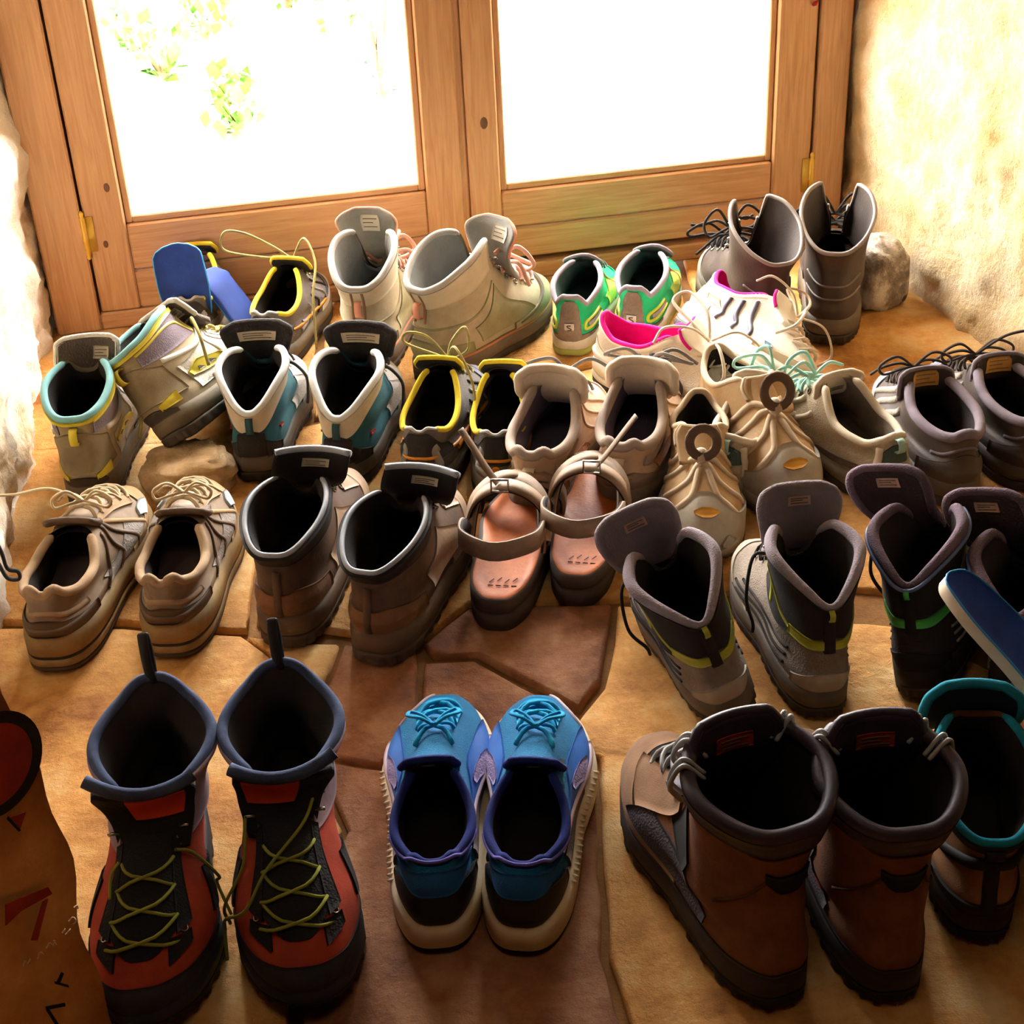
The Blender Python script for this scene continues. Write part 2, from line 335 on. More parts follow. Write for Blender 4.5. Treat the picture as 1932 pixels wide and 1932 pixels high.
def boot(L=.30, wb=.052, heel=.039, cz=None, cy=(.0, .140), cw=.046, sole=(.034, .030, .040), toe=.070, ank=.038, lean=0., **k):
    z0 = [(0, sole[0]), (50, sole[1]), (100, sole[1]), (180, sole[2])]
    wk = lambda s_: [(0, heel*.86*s_), (.15, heel*s_), (.42, heel*.95*s_), (.72, wb*s_), (.9, wb*.9*s_), (1, wb*.64*s_)]
    ck = cz or [(0, .150), (30, .170), (90, .160), (140, .146), (180, .140)]
    g3 = lambda a: float(np.interp(a, [0, 45, 100, 180], [min(toe+.030, ck[0][1]*.86), toe+.020, .086, min(.098, ck[-1][1]*.74)]))
    z3 = [(a, g3(a)) for a in (0, 45, 100, 180)]; z4 = [(a, g3(a)+(b-g3(a))*.52) for a, b in ck]
    return [dict(y=(.002, L), w=wk(.97), z=z0), dict(y=(-.004, L-.001), w=wk(1.01), z=[(a, b+.018) for a, b in z0]),
            dict(y=(.0, L*.90), w=wk(.94), z=[(0, toe), (40, toe-.004), (90, .062), (180, .074)]),
            dict(y=(.002, L*.69), w=[(0, .030), (.35, ank), (.7, .039), (1, .031)], z=z3),
            dict(y=(.007+lean, .155+lean), w=[(0, .030), (.5, ank), (1, .031)], z=z4),
            dict(y=(cy[0]+lean, cy[1]+lean), w=[(0, cw*k.get('vb', .82)), (.5, cw), (1, cw*.8)], p=k.get('p', .62), z=cz or [(0, .150), (30, .170), (90, .160), (140, .146), (180, .140)])]
class Shoe:
    def __init__(s, name, label, group, rings, side=1, L=None, bend=.016, cat='shoe'):
        s.L = L or rings[0]['y'][1]; s.side = side; s.f = Surf(rings, s.L, bend, side); s.R = s.f.K-1.0
        s.o = tag(empty(name), label, cat, group)
    def part(s, name, V, Fc, m, parent=None, label=None, smooth=True):
        o = mk(name, V, Fc, m, parent or s.o, smooth)
        if label: o['label'] = label
        return o
    def body(s, mu, ml, mi=None, t=.006, ph0=0, r0=0., name='upper'):
        """upper, lining and insole; ph0 > 0 leaves the throat open in front from ring r0 up"""
        t *= .75; nr = int(s.R*8)+1; rr = np.linspace(0, s.R, nr)
        G = s.f.P(PH[None, :], rr[:, None]); Fc = gridf(nr, NPH, True)
        if ph0:
            a = np.abs((PH+180) % 360-180)
            keep = lambda q: not (all(rr[v//NPH] >= r0-1e-6 for v in q) and all(a[v % NPH] <= ph0 for v in q))
            Fc = [q for q in Fc if keep(q)]
        up = s.part(name, G.reshape(-1, 3), Fc, mu)
        rr = np.linspace(.25, s.R-.0, nr); G = s.f.S(PH[None, :], rr[:, None], -t)
        Fc = gridf(nr, NPH, True)
        if ph0: Fc = [q for q in Fc if keep(q)]
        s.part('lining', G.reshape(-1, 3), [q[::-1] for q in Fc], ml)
        p = s.f.S(PH, .28, -t*.7); c = p.mean(0); V = np.vstack([p, c+(p-c)*.5-[0, 0, .001], c[None]-[0, 0, .001]])
        s.part('insole', V, gridf(2, NPH, True)+[(NPH+i, NPH+(i+1) % NPH, 2*NPH) for i in range(NPH)], mi or ml)
        s.t = t; return up
    def collar(s, m, r=.006, ph0=0, name='collar', rad=None, n=80, dr=0., dn=None, flat=1.0, ph=None):
        a = np.linspace(ph0, 360-ph0, n, endpoint=bool(ph0)) if ph is None else np.linspace(ph[0], ph[1], n)
        P = s.f.S(a, s.R-dr, -s.t*.5 if dn is None else dn); cl = not ph0 and ph is None
        r = r*.72; rad = [(a_, b_*.72) for a_, b_ in rad] if rad else None
        q = np.full(n, r) if rad is None else mono([k[0] for k in rad], [k[1] for k in rad], np.abs((a+180) % 360-180))
        if not cl: q = q.copy(); q[:3] *= (.3, .7, .95); q[-3:] *= (.95, .7, .3)
        return s.part(name, *tube(P, q, 10, cl, flat), m)
    def ov(s, name, m, a, b, lo, hi, off=.0016, parent=None, label=None, na=None, nr=None):
        na = na or max(6, int(abs(b-a)/4)); t = np.linspace(0, 1, na)
        g = lambda q: np.full(na, float(q)) if np.isscalar(q) else mono([k[0] for k in q], [k[1] for k in q], t)
        l, h = g(lo), g(hi); nr = nr or max(4, int(np.max(np.abs(h-l))*8)); v = np.linspace(0, 1, nr)
        A = (a+(b-a)*t)[None, :]+0*v[:, None]; Rr = np.clip(l[None, :]+(h-l)[None, :]*v[:, None], 0, s.R)
        D = np.full((nr, na), off); P = s.f.P(A, Rr)+s.f.N(A, Rr)*D[..., None]; Q = s.f.P(A, Rr)-s.f.N(A, Rr)*.0012
        V = np.vstack([P.reshape(-1, 3), Q.reshape(-1, 3)]); k = nr*na; Fc = gridf(nr, na)
        bd = [j for j in range(na)]+[i*na+na-1 for i in range(1, nr)]+[(nr-1)*na+j for j in range(na-2, -1, -1)]+[i*na for i in range(nr-2, 0, -1)]
        Fc += [(bd[i], bd[(i+1) % len(bd)], k+bd[(i+1) % len(bd)], k+bd[i]) for i in range(len(bd))]
        return s.part(name, V, Fc, m, parent, label)
    def ovs(s, name, m, a, b, lo, hi, **k):
        """the same overlay on both flanks"""
        r = [s.ov(name, m, a, b, lo, hi, **k), s.ov(name, m, -a, -b, lo, hi, **k)]; return r
    def rib(s, name, m, path, wd=.006, off=.002, n=None, parent=None, make=True, label=None):
        p = crv([(a, r) for a, r in path], n or 8*len(path)); P = s.f.P(p[:, 0], p[:, 1]); Nn = s.f.N(p[:, 0], p[:, 1])
        T = np.gradient(P, axis=0); B = np.cross(Nn, T); B /= np.linalg.norm(B, axis=1)[:, None]+1e-12
        wd = np.broadcast_to(wd, (len(P),))[:, None]
        prof = [(-.5, -.0008), (-.46, off*.8), (0, off), (.46, off*.8), (.5, -.0008)]
        V = np.stack([P+B*wd*x+Nn*z for x, z in prof], 1).reshape(-1, 3); k = len(P)
        Fc = gridf(k, 5)+[(0, 1, 2, 3, 4), tuple(range((k-1)*5, k*5))]
        return s.part(name, V, Fc, m, parent, label) if make else (V, Fc)
    def tongue(s, m, pts, wid, curl=6., t=.007, mrim=None, rr=.0045, mlabel=None, lab=(.62, .80, .45), name='tongue', ends=None, lx=0.):
        n = 26; C = crv(pts, n); wd = mono([q[0] for q in wid], [q[1] for q in wid], np.linspace(0, 1, n)); nv = 15; v = np.linspace(-1, 1, nv)
        T = np.gradient(C, axis=0); T /= np.linalg.norm(T, axis=1)[:, None]; Nn = np.cross([1., 0, 0], T); Nn /= np.linalg.norm(Nn, axis=1)[:, None]
        base = C[:, None, :]+np.stack([wd[:, None]*v[None, :], 0*v[None, :]+0*wd[:, None], 0*v[None, :]+0*wd[:, None]], -1)
        base[..., 1] -= curl*(wd[:, None]*v[None, :])**2
        A = base+Nn[:, None, :]*t*.5; B = base-Nn[:, None, :]*t*.5
        V = np.vstack([A.reshape(-1, 3), B.reshape(-1, 3)]); k = n*nv; Fc = gridf(n, nv)+[tuple(k+i for i in q[::-1]) for q in gridf(n, nv)]
        bd = list(range(nv))+[i*nv+nv-1 for i in range(1, n)]+[(n-1)*nv+j for j in range(nv-2, -1, -1)]+[i*nv for i in range(n-2, 0, -1)]
        Fc += [(bd[i], k+bd[i], k+bd[(i+1) % len(bd)], bd[(i+1) % len(bd)]) for i in range(len(bd))]
        o = s.part(name, V, Fc, m)
        if mrim is not None:
            ed = np.vstack([base[int(n*.35):, 0], base[-1, 1:-1], base[int(n*.35):, -1][::-1]])
            s.part('tongue_rim', *tube(crv(ed, 60), rr, 8), mrim, o)
        if mlabel is not None:
            a0, a1, vw = lab; ii = np.linspace(a0, a1, 6)*(n-1); jj = (np.linspace(-vw, vw, 7)+lx+1)/2*(nv-1)
            def bil(i, j):
                i0 = min(int(i), n-2); j0 = min(int(j), nv-2); fi, fj = i-i0, j-j0
                q = base[i0, j0]*(1-fi)*(1-fj)+base[i0+1, j0]*fi*(1-fj)+base[i0, j0+1]*(1-fi)*fj+base[i0+1, j0+1]*fi*fj
                return q, Nn[i0]
            # the inner face is the one that looks back to the heel
            sg = -1 if Nn[n//2][1] > 0 else 1
            top = []; bot = []
            for i in ii:
                for j in jj:
                    q, nn = bil(i, j); top.append(q+nn*sg*(t*.5+.0012)); bot.append(q+nn*sg*(t*.5-.001))
            V = np.vstack([top, bot]); g = gridf(6, 7); bd = list(range(7))+[i*7+6 for i in range(1, 6)]+[35+j for j in range(5, -1, -1)]+[i*7 for i in range(4, 0, -1)]
            s.part('size_label', V, g+[(bd[i], bd[(i+1) % len(bd)], 42+bd[(i+1) % len(bd)], 42+bd[i]) for i in range(len(bd))], mlabel, o)
            # printed lines on the label
            M = mat('label_print', '#6a6058', 'cloth'); pr = []
            for q in range(3):
                i = a0+(a1-a0)*(.25+.25*q); c = []
                for j in np.linspace(-vw*.75, vw*(.75 if q != 1 else .3), 6):
                    p, nn = bil(i*(n-1), (j+lx+1)/2*(nv-1)); c.append(p+nn*sg*(t*.5+.0015))
                pr.append(tube(c, .0006, 4))
            s.part('print', *join(pr), M, o) if False else mk('print', *join(pr), M, o)
        s.tC, s.tN = C, Nn
        return o
    def sole(s, mo, mm=None, ex=.004, lip=.007, spring=.018, split=.45, lug=0, ln=40, heel_bevel=.006, flare=0., grooves=None, mt=None):
        n = 160; ph = np.arange(n)*360/n; B = s.f.P(ph, 0*ph); Nn = s.f.N(ph, 0*ph+.3); Nn[:, 2] = 0; Nn /= np.linalg.norm(Nn, axis=1)[:, None]
        y = B[:, 1]/s.L; zb = spring*np.clip((y-.72)/.28, 0, 1)**2+heel_bevel*np.clip((.08-y)/.08, 0, 1)**2
        zt = B[:, 2]; lg = lug*(np.sin(np.radians(ph)*ln) > 0)
        def loop(f, e, lgf=0.):
            q = B+Nn*(e+lgf*lg)[:, None] if np.ndim(e) or np.ndim(lg) else B+Nn*e
            q = q.copy(); q[:, 2] = zb+(zt-zb)*f; return q
        def build(fs):
            V = np.vstack([loop(*f) for f in fs]); Fc = gridf(len(fs), n, True); return V, Fc
        E_ = lambda e: np.full(n, e)
        a = [(0, E_(-.012), 0), (0, E_(ex-.003), -1), (.08, E_(ex), -1), (split*.62, E_(ex), -1), (split*.75, E_(ex), 0), (split-.03, E_(ex), 0), (split, E_(ex-.002), 0)]
        V, Fc = build(a); V = np.vstack([V, V[:n].mean(0)[None]]); Fc += [((i+1) % n, i, len(V)-1) for i in range(n)]
        o = s.part('outsole', V, Fc, mo)
        if mm is None: mm = mo
        fs = [(split, E_(ex-.003), 0), (split+.04, E_(ex-flare), 0)]
        if grooves:
            for g in grooves: fs += [(g-.06, E_(ex-flare), 0), (g-.04, E_(ex-.004), 0), (g+.04, E_(ex-.004), 0), (g+.06, E_(ex-flare), 0)]
        fs += [(.9, E_(ex-flare), 0), (1.0, E_(ex-flare-.001), 0)]
        if mt is not None:
            q = loop(grooves[0], E_(ex-.0042), 0); s.part('sole_groove', *tube(q, .0042, 8, True), mt)
        V, Fc = build(fs); m0 = len(V)
        q = B+Nn*(ex-flare-.001-.0005); q[:, 2] = zt+lip*.85; q2 = s.f.S(ph, .32*lip/.007, .0008); q3 = s.f.S(ph, .30*lip/.007, -.001)
        V = np.vstack([V, q2, q3]); k = m0//n; Fc = gridf(k+2, n, True)
        s.part('midsole', V, Fc, mm); return o
    def laces(s, m, rs, a=26, rad=.0021, off=.004, par=False, wob=.15, name='laces', extra=None, flat=1.0, asym=0):
        L_ = []; rn = random.Random(len(rs)*7+int(a))
        for i in range(len(rs)-1):
            for sg in ((1, -1) if not par else (1,)):
                t = np.linspace(0, 1, 9); ph = sg*a*(1-2*t); r = rs[i]+(rs[i+1]-rs[i])*t if not par else rs[i]+0*t+rn.uniform(-wob, wob)*t*.5
                P = s.f.S(ph, np.clip(r, 0, s.R), off*(.35+np.sin(math.pi*t)*.9)+(sg > 0)*.0012); L_.append(tube(P, rad, 6, flat=flat))
        for c in (extra or []): L_.append(tube(crv(c, max(12, 7*len(c))), rad, 6, flat=flat))
        return s.part(name, *join(L_), m)
    def eyelets(s, m, rs, a=30, hook=False):
        for r in rs:
            for sg in (1, -1):
                p = s.f.P(sg*a, r); n_ = s.f.N(sg*a, r)
                if hook:
                    c = [p, p+n_*.004, p+n_*.007+np.array([sg*.003, 0, .0]), p+n_*.006+np.array([sg*.007, 0, 0])]; s.part('lace_hook', *tube(crv(c, 9), .0018, 6), m)
                else:
                    u = np.cross(n_, [0, 0, 1.]); u /= np.linalg.norm(u); v = np.cross(n_, u); t = np.arange(12)*math.pi/6
                    s.part('eyelet', *tube(p+n_*.001+.0036*(np.cos(t)[:, None]*u+np.sin(t)[:, None]*v), .0012, 6, True), m)
    def loop(s, m, r0, r1, h=.012, wd=.008, ph=180, name='pull_loop', label=None):
        a, b = s.f.P(ph, r0), s.f.P(ph, r1); n_ = s.f.N(ph, (r0+r1)/2)
        C = crv([a-n_*.002, a+n_*h*.8, (a+b)/2+n_*h+[0, 0, .002], b+n_*h*.7, b-n_*.002], 18); T = np.gradient(C, axis=0); T /= np.linalg.norm(T, axis=1)[:, None]
        x = np.cross(T, n_); x /= np.linalg.norm(x, axis=1)[:, None]+1e-9; x[0] = x[-1] = x[9]; q = np.cross(x, T)
        x = np.broadcast_to(x[9], x.shape)
        V = np.stack([C+x*wd*.5+q*.0007, C-x*wd*.5+q*.0007, C-x*wd*.5-q*.0007, C+x*wd*.5-q*.0007], 1).reshape(-1, 3)
        return s.part(name, V, gridf(18, 4, True)+[(0, 1, 2, 3), (68, 69, 70, 71)], m, None, label)
    def place(s, heel=None, toe=None, yaw=None, z=0., roll=0., pitch=0., sc_=1.0):
        if yaw is None:
            h, t = at(*heel), at(*toe); yaw = math.degrees(math.atan2(-(t[0]-h[0]), t[1]-h[1])); loc = h
        elif heel is not None: loc = at(*heel)
        else:
            t = at(*toe); a = R(yaw); loc = t-np.array([-math.sin(a), math.cos(a), 0])*s.L*sc_
        s.o.location = (loc[0], loc[1], z); s.o.rotation_euler = (R(pitch), R(roll), R(yaw)); s.o.scale = (sc_,)*3
        return s
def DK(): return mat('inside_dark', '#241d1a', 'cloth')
def LB(): return mat('label_cloth', '#cdbfa6', 'cloth', '#a8977e')
def bow(c, w=.035, h=.012, dy=-.01, drop=.03):
    """two loops and two ends of a tied lace around the knot c"""
    c = np.array(c, float); o = []
    for sg in (1, -1):
        o.append([c, c+[sg*w*.5, dy*.3, h*1.2], c+[sg*w, dy, h*.6], c+[sg*w*.9, dy*1.9, -.002], c+[sg*w*.4, dy*1.1, .001], c+[0, 0, .001]])
        o.append([c, c+[sg*w*.35, -dy*1.5, h*.3], c+[sg*w*.8, -dy*3, -.002], c+[sg*w*1.1, -dy*3.6, -drop]])
    return o
STEEL = mat('steel', '#b9b6b0', 'smooth', rough=.25, metal=1.0)
BLK = mat('black_rubber', '#26221f', 'rubber', '#191614')
# ---- red hiking boots, toes to the camera
def red_boot(side, label):
    s = Shoe('hiking_boot', label, 'pair of red hiking boots', boot(L=.295, wb=.058, cz=[(0, .118), (40, .132), (90, .134), (140, .142), (180, .156)], cy=(-.012, .130), cw=.058, ank=.045, toe=.074, p=.80, vb=.78), side, cat='boot')
    red = mat('red_suede', '#b5452a', 'suede', '#8a2f1c'); nv = mat('navy_pad', '#4a5878', 'cloth', '#2b3350'); lil = mat('lilac_suede', '#9a8288', 'suede', '#75606a')
    blk = mat('black_mesh', '#1c1818', 'mesh'); rub = mat('rand_rubber', '#34343c', 'rubber', '#22222a'); lime = mat('lime_lace', '#8f8f34', 'cloth', '#6f7428')
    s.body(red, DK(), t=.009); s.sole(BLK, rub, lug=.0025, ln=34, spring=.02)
    s.ov('toe_rand', rub, -98, 98, 0.05, [(0, .35), (.2, .95), (.5, 1.35), (.8, .95), (1, .35)])
    s.ov('heel_rand', rub, 130, 230, .05, [(0, .4), (.5, 1.1), (1, .4)])
    s.ov('throat_gusset', blk, -30, 30, [(0, 2.2), (.5, 1.9), (1, 2.2)], 4.95, off=.002)
    s.ovs('shaft_panel', lil, 34, 172, [(0, 3.3), (.5, 3.0), (1, 3.2)], 4.9, off=.0022)
    s.ovs('ankle_patch', blk, 62, 82, [(0, 1.5), (1, 0.9)], [(0, 2.5), (1, 2.3)], off=.0022)
    s.ovs('lace_anchor', blk, 20, 38, [(0, 1.62), (1, 1.75)], [(0, 2.1), (1, 2.0)], off=.003)
    s.ovs('eyestay', blk, 27, 40, 2.1, [(0, 3.6), (1, 3.4)], off=.003)
    s.collar(nv, .0075, 30)
    s.collar(lil, .0042, 30, name='collar_edge', dr=.10, dn=.001)
    s.tongue(blk, [(0, .168, .096), (0, .150, .116), (-.004*side, .143, .132), (-.006*side, .148, .148)], [(0, .03), (.5, .040), (.85, .046), (1, .043)], curl=5, t=.008)
    C = s.tC[-1]; v = np.linspace(-1, 1, 15)
    s.part('tongue_roll', *tube(np.stack([C[0]+.047*v, C[1]-6*(.044*v)**2, C[2]+.001+.010*v*v-.004*side*v], -1), .0062, 10), nv)
    P = []; n1, n2 = 5, 12
    for i in range(n1):
        for j in range(n2):
            v = -.35+1.25*j/(n2-1) if side > 0 else -.90+1.25*j/(n2-1); x = .042*v*(1-.05*i*i/4); k = s.tC[-2-i*3]
            P.append((k[0]+x, k[1]-5*x*x+.0066, k[2]))
    s.part('tongue_patch', np.vstack([P, np.array(P)-[0, .002, 0]]), gridf(n1, n2)+[tuple(60+i for i in q[::-1]) for q in gridf(n1, n2)]+[(j, j+1, 61+j, 60+j) for j in range(n2-1)]+[(48+j, 108+j, 109+j, 49+j) for j in range(n2-1)], mat('red_patch', '#c23a1e', 'cloth'))
    A = s.f.P(-28, 3.55); B = s.f.P(28, 3.55); q = s.f.P(0, 2.3)
    sd = side
    ex = [[s.f.S(-30, 3.3, .004), s.f.S(-52, 2.9, .006), s.f.S(-72, 2.0, .006), s.f.S(-84, .8, .006), s.f.S(-80, 0, .014)*[1, 1, 0]+[0, 0, .012]],
          [s.f.S(30, 3.2, .004), s.f.S(36, 2.9, .007), s.f.S(33, 2.6, .005)]]
    if side > 0: ex = [[s.f.S(-32, 4.1, .006), s.f.S(-12, 3.5, .012), s.f.S(14, 2.8, .012), s.f.S(38, 2.1, .009), s.f.S(62, 1.1, .008), s.f.S(66, .3, .012), s.f.S(60, 0, .016)*[1, 1, 0]+[0, 0, .01]], [s.f.S(32, 4.2, .005), s.f.S(44, 3.6, .010), s.f.S(50, 2.6, .008), s.f.S(66, 1.3, .008), s.f.S(76, 0, .014)*[1, 1, 0]+[0, 0, .01]]]
    s.laces(lime, [1.95, 2.35, 2.75, 3.2], 29, .0016, .004, extra=ex)
    s.eyelets(STEEL, [2.1, 2.5, 2.9], 33); s.eyelets(STEEL, [3.7, 4.15, 4.55], 36, True)
    a_ = s.f.P(180, 4.7); s.part('pull_loop', *tube(crv([a_+[0, -.003, 0], a_+[0, -.010, .03], a_+[.001, -.012, .052], a_+[.002, -.009, .055], a_+[.002, -.004, .03], a_+[0, .001, .006]], 20), .0055, 8, flat=.4), BLK)
    return s
# ---- blue running shoes
def blue_runner(side, label):
    rg = low(L=.330, wb=.056, heel=.042, sole=(.026, .028, .031), toe=.058, top=.1, back=.098, side_z=.086, cy=(.022, .142), cw=.040, cz=[(0, .106), (30, .103), (75, .090), (110, .084), (140, .086), (155, .092), (180, .090)])
    s = Shoe('running_shoe', label, 'pair of blue running shoes', rg, side)
    me = mat('blue_mesh', '#12709f', 'mesh', '#0c5680', bs=700); bl = mat('blue_overlay', '#2f6fc0', 'smooth', '#1d4f9c', rough=.5); cy = mat('cyan_lace', '#129ccc', 'cloth', '#0c7cb0')
    dkb = mat('deep_blue', '#1a2a78', 'cloth', '#121a50'); wh = mat('runner_midsole', '#efe4cc', 'rubber', '#d9bf92'); blk = mat('runner_black', '#17130f', 'smooth', rough=.5); gry = mat('runner_grey', '#6a5c56', 'mesh'); pale = mat('pale_trim', '#b8a0a8', 'smooth')
    sk = mat('heel_strap_blue', '#1c5a94', 'cloth', '#123f70')
    s.body(me, DK(), t=.007); s.sole(blk, wh, ex=.010, split=.12, spring=.014, lip=.012)
    s.ov('heel_counter', blk, 128, 232, .0, [(0, 1.6), (.25, 2.5), (.75, 2.5), (1, 1.6)], off=.004)
    s.ov('heel_strap', sk, 118, 242, [(0, 2.8), (.3, 2.55), (.7, 2.55), (1, 2.8)], [(0, 3.5), (.3, 3.55), (.7, 3.55), (1, 3.5)], off=.005)
    s.ovs('side_panel', bl, 46, 98, [(0, .35), (1, .35)], [(0, 2.0), (.25, 3.2), (1, 3.3)], off=.002)
    s.ovs('mesh_window', gry, 84, 122, [(0, .5), (1, .6)], [(0, 1.9), (.5, 2.3), (1, 2.2)], off=.0035)
    s.ovs('side_window', mat('lilac_panel', '#8f7fa8', 'mesh'), 64, 78, [(0, 2.0), (1, 2.0)], [(0, 2.4), (.5, 3.0), (1, 2.7)], off=.0035)
    s.rib('side_strap', pale, [(side*58, .9), (side*84, 1.9), (side*112, 2.7), (side*128, 3.0)], .006, .005)
    s.rib('side_strap', pale, [(-side*58, .9), (-side*84, 1.9), (-side*112, 2.7)], .005, .005)
    s.rib('toe_piping', pale, [(side*6, 1.1), (side*16, 1.35), (side*26, 1.6), (side*38, 1.6), (side*48, 1.2)], .0035, .0022)
    s.ov('lace_guard', cy, -26, 26, [(0, 2.3), (.5, 2.05), (1, 2.3)], [(0, 2.9), (.5, 2.6), (1, 2.9)], off=.003)
    # ribbed flank of the midsole
    rb = []
    for a in np.arange(70, 128, 3.2): rb.append(s.rib('', None, [(side*a, .02), (side*(a+.3), .26)], .0022, .0125, 6, make=False))
    s.part('midsole_rib', *join(rb), wh)['kind'] = 'stuff'
    s.collar(dkb, .0065, 26); s.collar(mat('violet_edge', '#6a62b8', 'cloth'), .0026, 100, name='collar_edge', dr=-.0, dn=.002)
    s.tongue(mat('tongue_black', '#1a1718', 'cloth'), [(0, .180, .080), (0, .158, .094), (0, .144, .106), (0, .138, .116)], [(0, .026), (.6, .028), (1, .022)], curl=5, mrim=dkb, rr=.004, mlabel=mat('runner_tag', '#4a3c38', 'cloth'), lab=(.78, .88, .3))
    kn_ = s.f.S(0, 3.4, .010)
    s.laces(cy, [2.35, 2.75, 3.1, 3.5], 24, .0026, .004, flat=.6, extra=bow(kn_, .026, .006, .014, .004)[::2])
    return s
# ---- tall brown leather boots, heels to the camera
def brown_boot(side, label):
    s = Shoe('leather_boot', label, 'pair of tall brown leather boots', boot(L=.32, wb=.058, heel=.046, cz=[(0, .226), (25, .226), (60, .220), (110, .212), (150, .207), (180, .205)], cy=(.0, .134), cw=.064, ank=.050, toe=.080, sole=(.036, .032, .040)), side, cat='boot')
    br = mat('brown_nubuck', '#7d4c2b', 'suede', '#5c351d', mixs=30); pad = mat('dark_pad', '#3d2f3a', 'leather', '#251c24', rough=.5); blk = mat('black_insert', '#171210', 'cloth'); toe_ = mat('taupe_nubuck', '#a07c60', 'suede', '#7c5c44'); gm = mat('grey_side_mesh', '#4a4146', 'mesh')
    lace = mat('grey_lace', '#a9a8a6', 'smooth', '#8a8a8c')
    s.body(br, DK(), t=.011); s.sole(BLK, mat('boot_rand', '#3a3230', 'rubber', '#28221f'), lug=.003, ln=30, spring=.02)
    s.ov('rand', mat('boot_rand', ''), -180, 180, .02, [(0, .5), (.4, .45), (.5, 1.2), (.6, .45), (1, .5)], na=90)
    s.ov('toe_panel', toe_, -98, 98, .5, [(0, 1.3), (.5, 2.4), (1, 1.3)])
    s.ovs('side_mesh', gm, 60, 120, [(0, 1.25), (1, .8)], [(0, 2.5), (.5, 3.0), (1, 1.5)], off=.002); s.ovs('ankle_panel', blk, 62, 92, [(0, 3.05), (1, 2.9)], [(0, 4.1), (1, 3.3)], off=.0022)
    s.ovs('throat_panel', toe_, 22, 60, [(0, 2.2), (1, 2.0)], [(0, 4.2), (1, 3.4)], off=.0028)
    s.ov('throat_gusset', blk, -21, 21, [(0, 2.4), (.5, 2.1), (1, 2.4)], 4.95, off=.001)
    s.ov('heel_slot', blk, 158, 202, [(0, 3.95), (.5, 3.72), (1, 3.95)], [(0, 4.15), (.5, 4.05), (1, 4.15)], off=.0022)
    s.rib('seam', mat('brown_seam', '#4f2c16', 'suede'), [(128, 4.7), (150, 4.55), (180, 4.52), (210, 4.55), (232, 4.7)], .003, .002)
    s.rib('seam', mat('brown_seam', ''), [(118, 3.2), (140, 3.6), (160, 3.95), (180, 4.0), (200, 3.95), (220, 3.6), (242, 3.2)], .003, .002)
    s.ov('ankle_badge', mat('badge_black', '#2a1612', 'smooth'), -side*108-7, -side*108+7, [(0, 1.85), (.5, 1.78), (1, 1.85)], [(0, 2.1), (.5, 2.17), (1, 2.1)], off=.003)
    s.ov('badge_mark', mat('badge_red', '#b03020', 'smooth'), -side*108-4.5, -side*108+4.5, 1.93, 2.05, off=.004)
    s.ov('collar_band', pad, 24, 336, [(0, 4.72), (.5, 4.62), (1, 4.72)], 4.98, off=.003, na=80)
    s.collar(pad, .0095, 20)
    s.tongue(pad, [(0, .185, .12), (0, .145, .150), (0, .124, .180), (0, .116, .212), (0, .118, .242)], [(0, .030), (.6, .042), (.9, .040), (1, .032)], curl=6, t=.010, mrim=pad, rr=.005, mlabel=mat('red_label', '#c0402a', 'cloth'), lab=(.74, .86, .42))
    ex = []
    for sg in (1, -1):
        for q in ((4.5, 4.1) if sg == side else (4.4,)):
            ph_ = sg*(44+(4.5-q)*60)
            for d_ in (-3, 3): ex.append([s.f.S(ph_+d_, 4.35, .006), s.f.S(ph_+d_, 4.75, .013), s.f.P(ph_+d_, 5.)+[0, 0, .010], s.f.S(ph_+d_, 4.85, -.017)])
    s.laces(lace, [2.5, 2.9, 3.3, 3.7, 4.1], 26, .0024, .005, extra=ex)
    s.eyelets(STEEL, [2.5, 2.9, 3.3], 30); s.eyelets(STEEL, [4.0, 4.4], 30, True)
    return s
